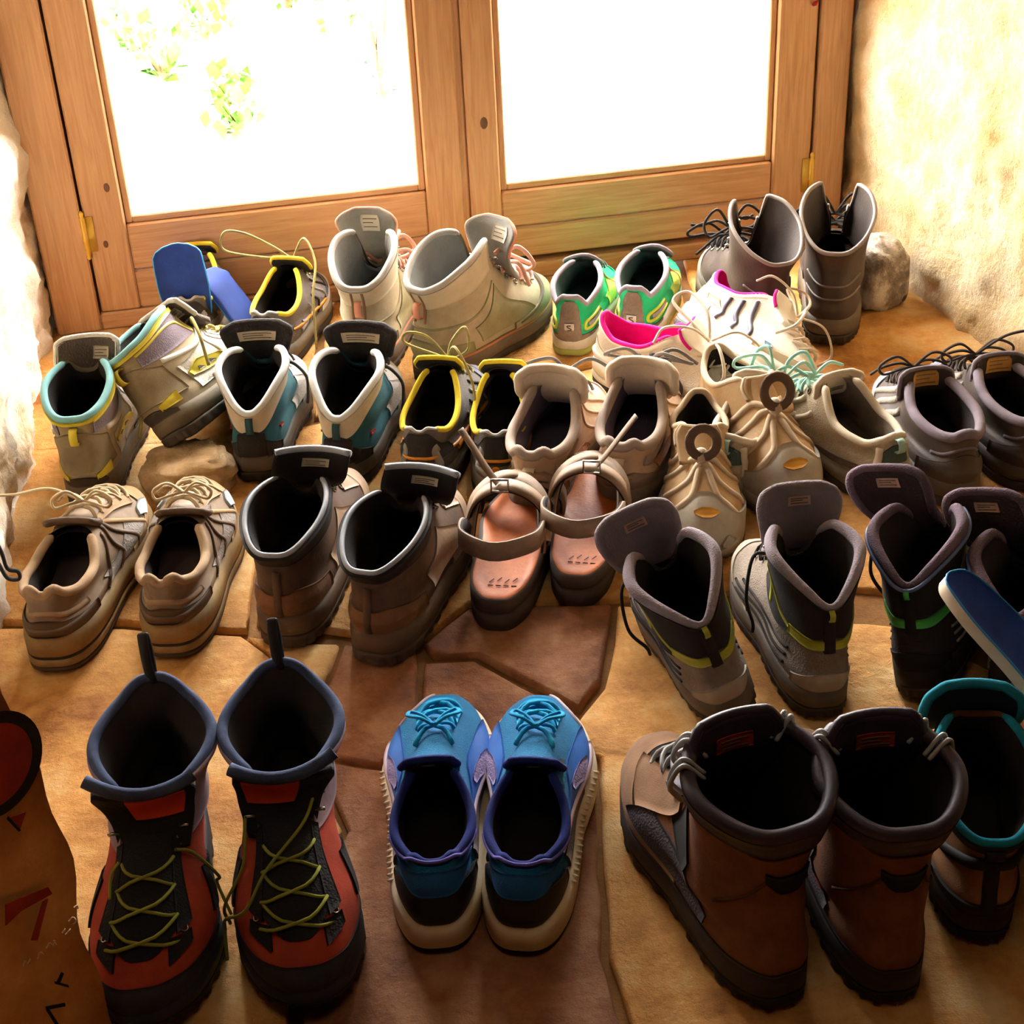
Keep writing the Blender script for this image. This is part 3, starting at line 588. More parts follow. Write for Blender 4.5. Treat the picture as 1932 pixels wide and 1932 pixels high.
# ---- boots with turquoise lining at the right edge
def strap_boot(side, label):
    s = Shoe('hiking_boot', label, 'pair of tan boots with turquoise lining', boot(L=.30, wb=.052, heel=.042, cz=[(0, .16), (30, .164), (90, .148), (140, .132), (180, .126)], cy=(0, .148), cw=.050, ank=.043, toe=.076), side, cat='boot')
    tn = mat('tan_nubuck', '#a8754c', 'suede', '#84552f'); blk = mat('strap_black', '#241c19', 'rubber'); tq = mat('turquoise_lining', '#1d93ac', 'cloth', '#136a80'); cap = mat('toe_cap_grey', '#87786c', 'rubber', '#665a52'); pale = mat('pale_tan', '#c79a6c', 'suede', '#b0804f')
    s.body(tn, DK(), t=.010); s.sole(BLK, mat('dark_brown_rand', '#3b2c22', 'rubber'), lug=.002)
    s.ov('toe_cap', cap, -70, 70, .05, [(0, .5), (.5, 1.9), (1, .5)], off=.003)
    s.ov('toe_guard', cap, -60, 60, [(0, .9), (.5, 1.95), (1, .9)], [(0, 1.2), (.5, 2.35), (1, 1.2)], off=.002)
    s.ov('vamp', pale, -64, 64, [(0, 1.2), (.5, 2.4), (1, 1.2)], [(0, 2.4), (.5, 3.3), (1, 2.4)], off=.001)
    s.rib('heel_strap', blk, [(100, 2.2), (135, 3.0), (165, 3.35), (180, 3.4), (195, 3.35), (225, 3.0), (260, 2.2)], .011, .004)
    s.rib('heel_strap', blk, [(180, .2), (180, 0.9), (180, 3.4)], .014, .004)
    s.ovs('ankle_strap', blk, 150, 158, .2, [(0, 2.6), (1, 3.1)], off=.002) if False else None
    s.ov('heel_rand', blk, 125, 235, .02, [(0, .6), (.5, 1.0), (1, .6)], off=.003)
    s.ov('collar_band', blk, 40, 320, [(0, 4.5), (.5, 4.35), (1, 4.5)], 4.98, off=.003, na=70)
    s.loop(blk, 4.2, 4.8, .010, .016)
    s.collar(tq, .006, 28)
    s.tongue(mat('tongue_deep', '#123036', 'cloth'), [(0, .19, .11), (0, .168, .138), (0, .158, .165), (0, .152, .190)], [(0, .03), (.6, .046), (.85, .043), (1, .028)], curl=7, t=.008, mrim=tq, rr=.005)
    s.laces(mat('teal_lace', '#3fb0b8', 'cloth', '#7fb8b0'), [2.7, 3.1, 3.5, 4.0], 30, .0026, .005)
    return s
# ---- worn brown trainers
def old_trainer(side, label):
    rg = low(L=.310, wb=.054, heel=.043, sole=(.034, .032, .044), toe=.062, top=.105, side_z=.082, cy=(.010, .145), cw=.040, cz=[(0, .100), (35, .098), (85, .082), (115, .082), (145, .092), (160, .102), (170, .101), (180, .096)])
    s = Shoe('trainer', label, 'pair of worn brown trainers', rg, side)
    up = mat('worn_taupe', '#8f7a62', 'leather', '#66523e'); su = mat('worn_tan_suede', '#b0916c', 'suede', '#967653'); gr = mat('worn_grey', '#9c948c', 'mesh', '#7a7069'); br = mat('worn_brown', '#5f4630', 'leather', '#46321f'); cr = mat('worn_cream', '#a58a6c', 'cloth', '#846a4e'); bl = mat('worn_blue_grey', '#a9b4b8', 'smooth')
    s.body(up, DK(), mat('worn_insole', '#5a4a44', 'cloth'), t=.010)
    s.sole(mat('worn_outsole', '#4a3a28', 'rubber'), mat('worn_midsole', '#9a7d4e', 'rubber', '#6f5734'), ex=.007, split=.18, grooves=[.50], lip=.010, mt=mat('worn_groove', '#2e2418', 'rubber'))
    s.ov('toe_cap', su, -80, 80, .15, [(0, .9), (.5, 2.3), (1, .9)], off=.002)
    s.ovs('side_window', bl, 34, 52, [(0, 1.3), (1, 1.2)], [(0, 1.9), (.5, 2.1), (1, 1.9)], off=.0035)
    s.ov('heel_counter', br, 122, 238, .2, [(0, 1.4), (.3, 2.4), (.5, 2.6), (.7, 2.4), (1, 1.4)], off=.002)
    s.rib('heel_band', cr, [(125, 2.4), (150, 2.9), (180, 3.0), (210, 2.9), (235, 2.4)], .006, .002)
    s.ovs('side_mesh', gr, 54, 104, [(0, .9), (1, .6)], [(0, 2.6), (1, 2.2)], off=.0012)
    for a, b in ((62, 30), (76, 32), (92, 36), (108, 48)):
        for sg in (1, -1): s.rib('side_stripe', su if a % 4 else br, [(sg*a, .5), (sg*(a*.8+b*.2), 2.1), (sg*(a*.5+b*.5), 3.1), (sg*b, 3.7)], .006, .0024, n=36)
    s.ovs('eyestay', cr, 20, 36, [(0, 2.3), (1, 2.2)], [(0, 3.85), (1, 3.6)], off=.003)
    s.collar(cr, .0078, 34)
    s.tongue(br, [(0, .19, .084), (0, .166, .094), (0, .152, .102), (0, .144, .108)], [(0, .024), (.6, .029), (1, .024)], curl=5, mrim=br)
    k = s.f.S(0, 3.5, .012); sd = side
    ex = bow(k, .034, .012, -.006, .012)
    if side < 0: ex.append([k, k+[-.04, .01, .012], k+[-.085, .012, .004], k+[-.115, .0, .012]])
    s.laces(mat('worn_lace', '#c0ab88', 'cloth', '#8f7a5c'), [2.3, 2.65, 3.0, 3.4, 3.7], 27, .0025, .006, flat=.6, extra=ex)
    return s
# ---- dark brown boots with black collars
def dark_boot(side, label):
    s = Shoe('walking_boot', label, 'pair of dark brown walking boots', boot(L=.30, wb=.052, heel=.043, cz=[(0, .120), (30, .142), (70, .146), (120, .136), (180, .126)], cy=(-.004, .150), cw=.047, ank=.043, toe=.072, sole=(.036, .03, .044)), side, cat='boot')
    br = mat('dark_leather', '#5f4530', 'leather', '#3b2819', mixs=26); blk = mat('collar_black', '#211b19', 'leather'); pipe = mat('pale_piping', '#9aa0a8', 'smooth', '#7d8088'); dust = mat('dusty_leather', '#a89078', 'leather', '#83694f'); sol = mat('brown_sole', '#6b5540', 'rubber', '#4a3a2a')
    s.body(br, DK(), t=.010); s.sole(mat('brown_outsole', '#4f4032', 'rubber'), sol, lug=.0022, ln=32, ex=.006)
    s.ov('toe_cap', dust, -85, 85, .2, [(0, 1.0), (.5, 2.4), (1, 1.0)])
    s.ov('vamp', dust, -40, 40, [(0, 2.0), (.5, 2.45), (1, 2.0)], [(0, 2.7), (.5, 3.0), (1, 2.7)], off=.002)
    s.ov('heel_counter', mat('heel_leather', '#7c5432', 'leather', '#55371e', mixs=30), 118, 242, .3, [(0, 1.6), (.35, 2.3), (.5, 2.1), (.65, 2.3), (1, 1.6)], off=.0024)
    s.rib('heel_seam', br, [(180, .3), (180, 1.4), (180, 3.5)], .009, .004)
    s.ovs('quarter', dust, 60, 108, [(0, 1.4), (1, .8)], [(0, 3.4), (1, 2.6)], off=.0016)
    s.ov('collar_band', blk, 36, 324, [(0, 4.2), (.5, 4.0), (1, 4.2)], 4.99, off=.003, na=72)
    s.collar(pipe, .0042, 34)
    tx = .020
    s.tongue(blk, [(.002, .19, .105), (.008, .166, .128), (.014, .156, .150), (tx, .152, .170)], [(0, .030), (.6, .044), (1, .043)], curl=6, t=.008, mlabel=LB(), lab=(.66, .84, .36), lx=.1)
    c = s.tC[-1]; s.part('tongue_edge', *tube([c+[.043*v, -6*(.043*v)**2, .001] for v in np.linspace(-1, 1, 15)], .0042, 8), pipe)
    s.laces(mat('brown_lace', '#6f5c48', 'cloth'), [2.7, 3.1, 3.5], 28, .0022, .005)
    s.eyelets(STEEL, [2.8, 3.2], 32); s.eyelets(STEEL, [3.7, 4.1], 34, True)
    return s
# ---- strap sandals
def sandal(side, label):
    rg = low(L=.275, wb=.052, heel=.042, sole=(.034, .030, .044))
    s = Shoe('sandal', label, 'pair of strap sandals', rg, side, cat='sandal')
    brn = mat('sandal_sole', '#4a3a30', 'rubber', '#352820'); foot = mat('sandal_footbed', '#d27230', 'leather', '#9a4c1e', mixs=20, rough=.55); st = mat('sandal_strap', '#8a7058', 'leather', '#6a543f'); blk = mat('strap_lining', '#221d1d', 'cloth')
    n = 120; ph = np.arange(n)*3.0; B = s.f.P(ph, 0*ph); C = B[:, :2].mean(0)
    def lp(e, z): 
        v = B[:, :2]-C; l = np.linalg.norm(v, axis=1)[:, None]; q = C+v*(1+e/l); zz = z(B[:, 1]/s.L) if callable(z) else np.full(n, z); return np.column_stack([q, zz])
    zt = lambda u: .034+.008*(1-u)+.010*np.clip((u-.75)/.25, 0, 1)**2
    lv = [lp(-.012, lambda u: .014*np.clip((u-.75)/.25, 0, 1)**2), lp(.003, lambda u: .014*np.clip((u-.75)/.25, 0, 1)**2), lp(.004, lambda u: zt(u)*.55), lp(.0, lambda u: zt(u)*.58), lp(.0, lambda u: zt(u)*.62), lp(.004, lambda u: zt(u)*.66), lp(.003, zt), lp(-.003, lambda u: zt(u)+.001)]
    V = np.vstack(lv+[lv[0].mean(0)[None]]); Fc = gridf(len(lv), n, True)+[((i+1) % n, i, len(V)-1) for i in range(n)]
    s.part('sole', V, Fc, brn)
    fl_ = [lp(-.0025, lambda u: zt(u)+.0008), lp(-.006, lambda u: zt(u)+.0025), lp(-.018, lambda u: zt(u)-.001), lp(-.03, lambda u: zt(u)-.0025)]
    V = np.vstack(fl_+[fl_[-1].mean(0)[None]]); Fc = gridf(4, n, True)+[(3*n+i, 3*n+(i+1) % n, 4*n) for i in range(n)]
    fb = s.part('footbed', V, Fc, foot)
    pr = []
    for i in range(4): pr.append(tube([(-.012+.009*i, .040+.003*(i % 2), .0405), (-.008+.009*i, .047+.003*(i % 2), .0403)], .0007, 4)); pr.append(tube([(-.013+.009*i, .034, .0405), (-.007+.009*i, .034, .0405)], .0007, 4))
    mk('stamp', *join(pr), mat('stamp_ink', '#4a3430', 'cloth'), fb)
    def strap(name, pts, wd, m=st, t=.0028, bd=(0, 1, 0)):
        C_ = crv(pts, 30); T = np.gradient(C_, axis=0); T /= np.linalg.norm(T, axis=1)[:, None]; c0 = np.array([0, np.mean(C_[:, 1])-.0, .03])
        Bn = np.array(bd, float)-T*(T@np.array(bd, float))[:, None]; Bn /= np.linalg.norm(Bn, axis=1)[:, None]; Nn = np.cross(Bn, T); ref = C_-c0; Nn *= np.sign((Nn*ref).sum(1))[:, None]
        V = np.stack([C_+Bn*wd*.5, C_+Bn*wd*.5+Nn*t, C_-Bn*wd*.5+Nn*t, C_-Bn*wd*.5], 1).reshape(-1, 3)
        o = s.part(name, V, gridf(30, 4, True)+[(0, 1, 2, 3), (116, 117, 118, 119)], m)
        V = np.stack([C_+Bn*wd*.47-Nn*.0002, C_-Bn*wd*.47-Nn*.0002, C_-Bn*wd*.47-Nn*.0022, C_+Bn*wd*.47-Nn*.0022], 1).reshape(-1, 3)
        mk('strap_lining', V, gridf(30, 4, True), blk, o); return o
    k = side
    strap('heel_strap', [(.042, .105, .050), (.046, .085, .085), (.040, .040, .098), (.0, .012, .102), (-.040, .040, .098), (-.046, .085, .085), (-.042, .105, .050)], .022, bd=(0, .25, 1))
    strap('instep_strap', [(.046, .135, .040), (.046, .128, .075), (.030, .125, .105), (0, .125, .118), (-.030, .125, .105), (-.046, .128, .075), (-.046, .135, .040)], .024)
    strap('toe_strap', [(.050-.006*k, .205, .036), (.046-.007*k, .205, .062), (.020-.008*k, .205, .080), (-.015-.008*k, .205, .080), (-.046-.007*k, .205, .060), (-.051-.006*k, .205, .036)], .030)
    strap('cross_strap', [(.044, .10, .060), (.038, .14, .09), (.010, .175, .098), (-.030-.004*k, .205, .076)], .018, bd=(.5, .8, 0))
    strap('cross_strap', [(-.044, .10, .060), (-.038, .14, .092), (-.010, .175, .101), (.030-.004*k, .205, .079)], .018, bd=(-.5, .8, 0))
    s.part('strap_end', *tube(crv([(.01*k, .125, .121), (.022*k, .130, .135), (.045*k, .145, .165), (.055*k, .15, .178)], 14), .006, 8, flat=.3), st)
    b = np.array([.006*k, .124, .122]); q = [(.010, 0), (.010, .006), (0, .010), (-.010, .006), (-.010, 0)]
    s.part('buckle', *tube(np.array([b+[x, -.012, z] for x, z in ((-.010, -.004), (.010, -.004), (.010, .012), (-.010, .012))]), .0018, 6, True), STEEL)
    return s
# ---- grey mesh walking boots with a lime stripe (dark=True: the near-black pair beside them)
def mesh_boot(side, label, dark=False, lean=0.):
    g = 'pair of near-black mesh boots' if dark else 'pair of grey mesh boots with lime stripe'
    s = Shoe('walking_boot', label, g, boot(L=.29, wb=.050, heel=.041, cz=[(0, .130), (28, .160), (55, .182), (90, .180), (135, .164), (165, .152), (180, .149)], cy=(.004, .146), cw=.052, ank=.042, toe=.068, p=.85, vb=.62), side, cat='boot')
    if dark:
        up = mat('black_mesh_upper', '#352c2a', 'mesh', '#221b19'); col = mat('plum_collar', '#6a5560', 'mesh', '#4b3c46', bs=600); tg = mat('plum_tongue', '#3d2e31', 'mesh', '#281d1f'); st = mat('green_stripe', '#4fb050', 'smooth', '#3a8a3c'); bk = mat('black_nubuck', '#231c1a', 'suede'); toe_ = mat('grey_toe_mesh', '#8d8580', 'mesh', '#6c6560'); trim = mat('blue_edge', '#55628a', 'smooth'); lime = mat('olive_edge', '#7f6a2c', 'smooth')
    else:
        up = mat('grey_taupe_mesh', '#968879', 'mesh', '#6e6054'); col = mat('grey_collar', '#9d9098', 'mesh', '#857981', bs=600); tg = mat('grey_tongue', '#8a7d82', 'mesh', '#72666b', bs=600); st = mat('lime_stripe', '#b3b338', 'smooth', '#96962a'); bk = mat('dark_ankle', '#2f2826', 'suede', '#1f1a18'); toe_ = mat('pale_rand', '#b3a796', 'rubber', '#8d8171'); trim = st; lime = st
    s.body(up, DK(), t=.012); s.sole(mat('mesh_outsole', '#3c3530', 'rubber'), mat('mesh_midsole', '#6e6358', 'rubber', '#514840') if not dark else BLK, lug=.002)
    s.ov('toe_rand', toe_, -80, 80, .1, [(0, .6), (.5, 1.9), (1, .6)])
    if dark:
        for a, b in ((1.6, 2.0), (2.05, 2.4), (2.45, 2.75)): s.rib('vamp_rib', mat('vamp_piping', '#4b4644', 'smooth'), [(-50, a-.4), (-20, a), (0, b), (20, a), (50, a-.4)], .0035, .003)
        s.ov('vamp', toe_, -55, 55, [(0, .9), (.5, 1.7), (1, .9)], [(0, 2.2), (.5, 3.0), (1, 2.2)], off=.0014)
    s.ov('ankle_panel', bk, 62, 298, [(0, 3.6), (.25, 3.2), (.5, 3.5), (.75, 3.2), (1, 3.6)], 4.95, off=.002, na=64)
    s.ov('stripe', st, 126, 234, [(0, 3.3), (.35, 3.05), (.5, 3.05), (.65, 3.05), (1, 3.3)], [(0, 3.55), (.35, 3.45), (.5, 3.40), (.65, 3.45), (1, 3.55)], off=.0032)
    for sg in (1, -1):
        s.rib('stripe_flank', lime, [(sg*126, 3.45), (sg*108, 3.7), (sg*92, 4.1), (sg*80, 4.5)], .004, .0035)
        s.rib('stripe_flank', lime, [(sg*82, 4.2), (sg*88, 4.0), (sg*92, 3.5)], .009, .003)
        for q in (.9, 1.6, 2.3): s.rib('side_seam', bk if not dark else toe_, [(sg*60, q-.2), (sg*85, q+.2), (sg*110, q-.3), (sg*130, q+.1)], .003, .0022)
    s.ov('heel_counter', toe_ if not dark else bk, 140, 220, .2, [(0, .9), (.5, 1.7), (1, .9)], off=.002)
    s.rib('heel_tab', bk, [(180, 2.9), (180, 3.8), (180, 4.9)], .013, .0045)
    s.loop(st, 4.55, 4.95, .008, .006)
    s.collar(col, .011, 28, rad=[(28, .007), (80, .0095), (140, .0075), (180, .005)])
    if dark: s.collar(trim, .003, 28, name='collar_piping', dr=.05, dn=.0035)
    tx = -.020*side if dark else (-.010 if side < 0 else 0)
    if dark: tx = -.044
    s.tongue(tg, [(tx*.1, .195, .100), (tx*.4, .166, .130), (tx*.8, .156, .160), (tx, .158, .188), (tx*1.1, .164, .206)], [(0, .030), (.4, .036), (.75, .043), (.93, .039), (1, .026)], curl=4, t=.010, mrim=tg if not dark else col, rr=.006, mlabel=mat('pink_label', '#c9a48e', 'cloth', '#a9887a'), lab=(.74, .86, .30))
    ex = [[s.f.S(-30, 3.8, .006), s.f.S(-60, 4.2, .020), s.f.S(-85, 3.4, .026), s.f.S(-95, 2.2, .018), s.f.S(-100, .8, .014)], [s.f.S(30, 3.6, .006), s.f.S(50, 3.2, .012), s.f.S(56, 2.4, .010)]]
    s.laces(mat('black_lace', '#2b2624', 'cloth'), [2.6, 3.0, 3.4, 3.8], 29, .0021, .006, extra=ex)
    s.eyelets(STEEL, [3.9, 4.35], 38, True)
    return s
# ---- olive and grey boots with yellow trim
def yellow_boot(side, label):
    s = Shoe('hiking_boot', label, 'pair of olive boots with yellow trim', boot(L=.29, wb=.050, heel=.040, cz=[(0, .14), (30, .158), (80, .154), (130, .140), (180, .136)], cy=(.002, .142), cw=.045, ank=.041, toe=.07), side, cat='boot')
    up = mat('olive_tan', '#a8987a', 'suede', '#857659'); gr = mat('grey_pale', '#cfc8ba', 'mesh', '#aea697'); ye = mat('yellow_trim', '#d6c43a', 'smooth', '#b5a32c'); tq = mat('aqua_edge', '#7fb2b4', 'cloth'); pl = mat('plum_grey', '#7d7078', 'mesh', '#62565e'); wh = mat('pale_strap', '#d8d2c4', 'smooth', '#bcb5a5', rough=.6); blk = mat('olive_outsole', '#4a4036', 'rubber')
    s.body(up, DK(), t=.009); s.sole(blk, mat('olive_midsole', '#75674f', 'rubber', '#564a38'), lug=.002)
    s.ov('toe_rand', blk, -85, 85, .05, [(0, .5), (.5, 1.5), (1, .5)])
    s.ovs('side_panel', gr, 32, 118, [(0, 1.0), (1, .7)], [(0, 3.4), (1, 2.9)], off=.0014)
    s.ovs('shaft_panel', pl, 34, 150, [(0, 3.5), (1, 3.7)], 4.7, off=.0014)
    s.ov('heel_pad', mat('olive_heel', '#8d7d5e', 'suede', '#6f6147'), 128, 232, 1.2, [(0, 3.3), (.5, 3.9), (1, 3.3)], off=.0026)
    s.ovs('heel_patch', ye, 140, 166, [(0, .7), (1, .6)], [(0, 1.6), (1, 1.0)], off=.003)
    s.ov('heel_rand', blk, 150, 210, .05, [(0, .4), (.5, .9), (1, .4)], off=.003)
    for sg in (1, -1):
        s.ov('logo_patch', ye, sg*80, sg*116, [(0, 1.9), (.5, 1.6), (1, 1.9)], [(0, 2.3), (.5, 2.75), (1, 2.3)], off=.004)
        for c in (92, 104):
            s.ov('logo_mark', mat('logo_dark', '#6a6350', 'smooth'), sg*(c-3.5), sg*(c+3.5), [(0, 2.05), (.5, 2.05), (1, 2.05)], [(0, 2.08), (.5, 2.38), (1, 2.08)], off=.0048)
        for a0, a1 in ((36, 60), (48, 80), (62, 104)): s.rib('side_strap', wh, [(sg*a0, 3.2), (sg*((a0+a1)/2), 1.9), (sg*a1, .9)], .006, .003)
        s.rib('trim_line', ye, [(sg*40, 4.4), (sg*52, 3.6), (sg*64, 4.3), (sg*110, 4.55), (sg*150, 4.5)], .004, .003)
        s.rib('side_strap', wh, [(sg*40, 3.55), (sg*80, 3.25), (sg*125, 3.5)], .007, .003)
    s.ov('collar_band', ye, 40, 320, [(0, 4.72), (.5, 4.66), (1, 4.72)], 4.9, off=.003, na=72)
    s.collar(tq, .0066, 34)
    s.loop(ye, 3.3, 4.3, .016, .010)
    s.tongue(mat('tongue_olive', '#5c4f42', 'mesh', '#43382f'), [(0, .19, .108), (0, .165, .135), (.006, .155, .160), (.010, .152, .182)] if side < 0 else [(0, .19, .108), (0, .165, .125), (0, .152, .145), (0, .142, .160)], [(0, .03), (.6, .040), (.9, .040), (1, .030)], curl=6, t=.008, mrim=gr, rr=.004, mlabel=LB(), lab=(.52, .80, .26), lx=.45)
    ex = [[s.f.S(35, 3.7, .006), s.f.S(60, 3.9, .02), s.f.S(90, 3.4, .03), s.f.S(110, 2.4, .03)]]
    s.laces(mat('yellow_lace', '#b5a84a', 'cloth', '#6f6a4a'), [2.4, 2.8, 3.2, 3.6], 28, .0023, .005, extra=ex)
    s.eyelets(STEEL, [2.6, 3.0, 3.4], 31); s.eyelets(STEEL, [3.9, 4.3], 34, True)
    return s
# ---- teal shoes with cream collars
def teal_shoe(side, label):
    s = Shoe('walking_shoe', label, 'pair of teal shoes with cream collars', boot(L=.28, wb=.049, heel=.039, cz=[(0, .11), (30, .136), (65, .146), (105, .136), (150, .112), (180, .104)], cy=(.004, .146), cw=.048, ank=.041, toe=.066, p=.8, vb=.66), side)
    te = mat('teal_suede', '#2c626b', 'suede', '#1d464e'); cr = mat('cream_collar', '#c9bba4', 'cloth', '#b0a088'); blk = mat('teal_black', '#2b2421', 'mesh', '#1e1917'); pg = mat('pale_grey_mesh', '#b5b1ac', 'mesh', '#97938e'); sol = mat('teal_sole', '#5a5046', 'rubber', '#42392f'); wp = mat('white_edge', '#d9dcda', 'cloth')
    s.body(te, DK(), t=.009); s.sole(BLK, sol, lug=.0018)
    s.ov('toe_cap', mat('teal_toe', '#6f7478', 'rubber', '#565a5e'), -80, 80, .1, [(0, .7), (.5, 0.9), (1, .7)])
    s.ov('vamp', pg, -58, 58, [(0, .9), (.5, 0.9), (1, .9)], [(0, 2.8), (.5, 3.2), (1, 2.8)], off=.0012)
    s.ovs('side_panel', pg, 56, 92, [(0, .8), (1, .6)], [(0, 2.8), (1, 1.9)], off=.0016)
    s.ov('collar_panel', cr, 70, 290, [(0, 4.2), (.25, 3.8), (.5, 3.1), (.75, 3.8), (1, 4.2)], 4.95, off=.0025, na=72)
    s.ov('heel_strip', blk, 164, 196, .4, [(0, 2.9), (.5, 3.3), (1, 2.9)], off=.004)
    s.ovs('heel_rand', blk, 135, 164, .1, [(0, .8), (1, 1.6)], off=.003)
    s.ovs('side_emblem', mat('red_emblem', '#c0392b', 'smooth'), 124, 131, 1.75, 1.95, off=.003)
    s.loop(mat('teal_loop', '#2a4a4e', 'cloth'), 3.2, 4.6, .007, .010)
    s.collar(wp, .0068, 32)
    s.tongue(blk, [(0, .19, .098), (0, .168, .116), (0, .160, .132), (0, .160, .150), (0, .164, .162)], [(0, .028), (.5, .038), (.85, .045), (1, .030)], curl=5, t=.010, mrim=blk, rr=.006, mlabel=LB(), lab=(.62, .80, .60))
    s.laces(mat('teal_dark_lace', '#4a4440', 'cloth'), [2.3, 2.7, 3.1, 3.5], 28, .0022, .006, extra=[[s.f.S(30, 3.6, .005), s.f.S(48, 3.2, .014), s.f.S(66, 2.4, .014), s.f.S(78, 1.4, .010), s.f.S(80, .3, .008)]])
    s.eyelets(STEEL, [2.8, 3.2, 3.7], 33)
    return s
# ---- grey low shoes with yellow collars (two pairs)
def yellow_low(side, label, group, toe_white=False, lace=0):
    rg = low(L=.285, wb=.049, heel=.040, sole=(.030, .028, .036), top=.110, side_z=.080, cw=.037, cz=[(0, .118), (30, .114), (75, .090), (115, .082), (145, .094), (165, .100), (180, .096)])
    s = Shoe('trail_shoe', label, group, rg, side)
    gm = mat('graphite_mesh', '#77716c', 'mesh', '#5a544f'); dk = mat('graphite_dark', '#3a3532', 'suede', '#2a2522'); ye = mat('yellow_collar', '#e0c832', 'cloth', '#c4ac26'); og = mat('orange_line', '#d98a2c', 'smooth'); gy = mat('horseshoe_grey', '#8f8880', 'smooth', '#766f68', rough=.6); sl = mat('slate_toe', '#6a6c7c', 'rubber', '#555767'); ed = mat('silver_edge', '#b8b6b2', 'cloth'); wt = mat('toe_white', '#e6e2d8', 'rubber', '#cfcabd')
    s.body(gm, DK(), t=.008); s.sole(mat('graphite_sole', '#3d3833', 'rubber'), mat('graphite_mid', '#8a8172', 'rubber', '#665f53'), ex=.005)
    s.ov('toe_cap', wt if toe_white else sl, -80, 80, .1, [(0, .8), (.5, 2.1), (1, .8)], off=.0025)
    s.ov('toe_band', sl, -70, 70, [(0, .8), (.5, 2.1), (1, .8)], [(0, 1.4), (.5, 2.5), (1, 1.4)], off=.002)
    s.ov('heel_panel', dk, 128, 232, 1.7, [(0, 3.0), (.5, 3.9), (1, 3.0)], off=.0015)
    for sg in (1, -1):
        s.rib('horseshoe', gy, [(180-sg*8, .5), (180-sg*22, .9), (180-sg*26, 0.9), (180-sg*22, 2.7), (180-sg*30, 3.1)], .012, .0035)
        for a in (58, 72, 86, 100): s.rib('side_line', dk if a % 4 else gy, [(sg*a, .5), (sg*(a-6), 1.6), (sg*(a-20), 3.0)], .004, .0025)
        s.rib('trim_line', og, [(sg*130, 2.0), (sg*116, 1.5), (sg*92, 1.1), (sg*70, 1.0)], .004, .003)
        s.rib('side_letters', og, [(sg*122, 1.2), (sg*112, 1.1), (sg*100, .9)], .008, .003) if not toe_white else s.rib('side_ring', gy, [(sg*112, 1.7), (sg*105, 1.0), (sg*118, .9)], .006, .003)
    s.rib('heel_line', og, [(156, 2.25), (180, 2.25), (204, 2.25)], .0038, .004)
    t = np.linspace(0, 2*math.pi, 14)[:-1]; c = s.f.S(180, 1.15, .0025); s.part('heel_badge', *(lambda V: (V, [tuple(range(13)), tuple(range(13, 26))]+gridf(2, 13, True)))(np.vstack([np.column_stack([c[0]+.0052*np.cos(t), 0*t+c[1]-.0012, c[2]+.0052*np.sin(t)]), np.column_stack([c[0]+.0052*np.cos(t), 0*t+c[1]+.002, c[2]+.0052*np.sin(t)])])), og, smooth=False)
    s.collar(ye, .0055, 24, ph=(24, 146)); s.collar(ye, .0055, 24, ph=(214, 336)); s.collar(ed, .004, ph=(142, 218), name='heel_edge')
    s.tongue(dk, [(0, .195, .088), (0, .172, .104), (0, .158, .118), (0, .150, .128)], [(0, .024), (.6, .030), (1, .024)], curl=5, mrim=ye, rr=.0035)
    k = s.f.S(0, 3.5, .012); ex = []
    if lace == 1: ex = [[k, k+[.01, -.01, .03], k+[.03, -.02, .055], k+[.035, -.03, .03], k+[.012, -.01, .004]], [k, k+[-.02, -.02, .04], k+[-.045, -.03, .05], k+[-.05, -.02, .03], k+[-.01, 0, .002]], [k, k+[.02, -.04, .035], k+[.045, -.07, .0], k+[.052, -.10, -.05], k+[.056, -.12, -.10]]]
    if lace == 2: ex = [[k, k+[-.03, .0, .02], k+[-.07, -.01, .045], k+[-.10, -.02, .05], k+[-.105, -.02, .02], k+[-.05, -.01, .006], k], [k, k+[.03, -.02, .045], k+[.055, -.05, .02], k+[.06, -.09, -.02], k+[.07, -.13, -.09]]]
    if lace == 3: ex = bow(k, .03, .010, -.01, .02)
    s.laces(mat('yellow_fleck_lace', '#b5a860', 'cloth', '#6c664c'), [2.5, 2.85, 3.2, 3.55], 25, .0019, .005, extra=ex)
    return s
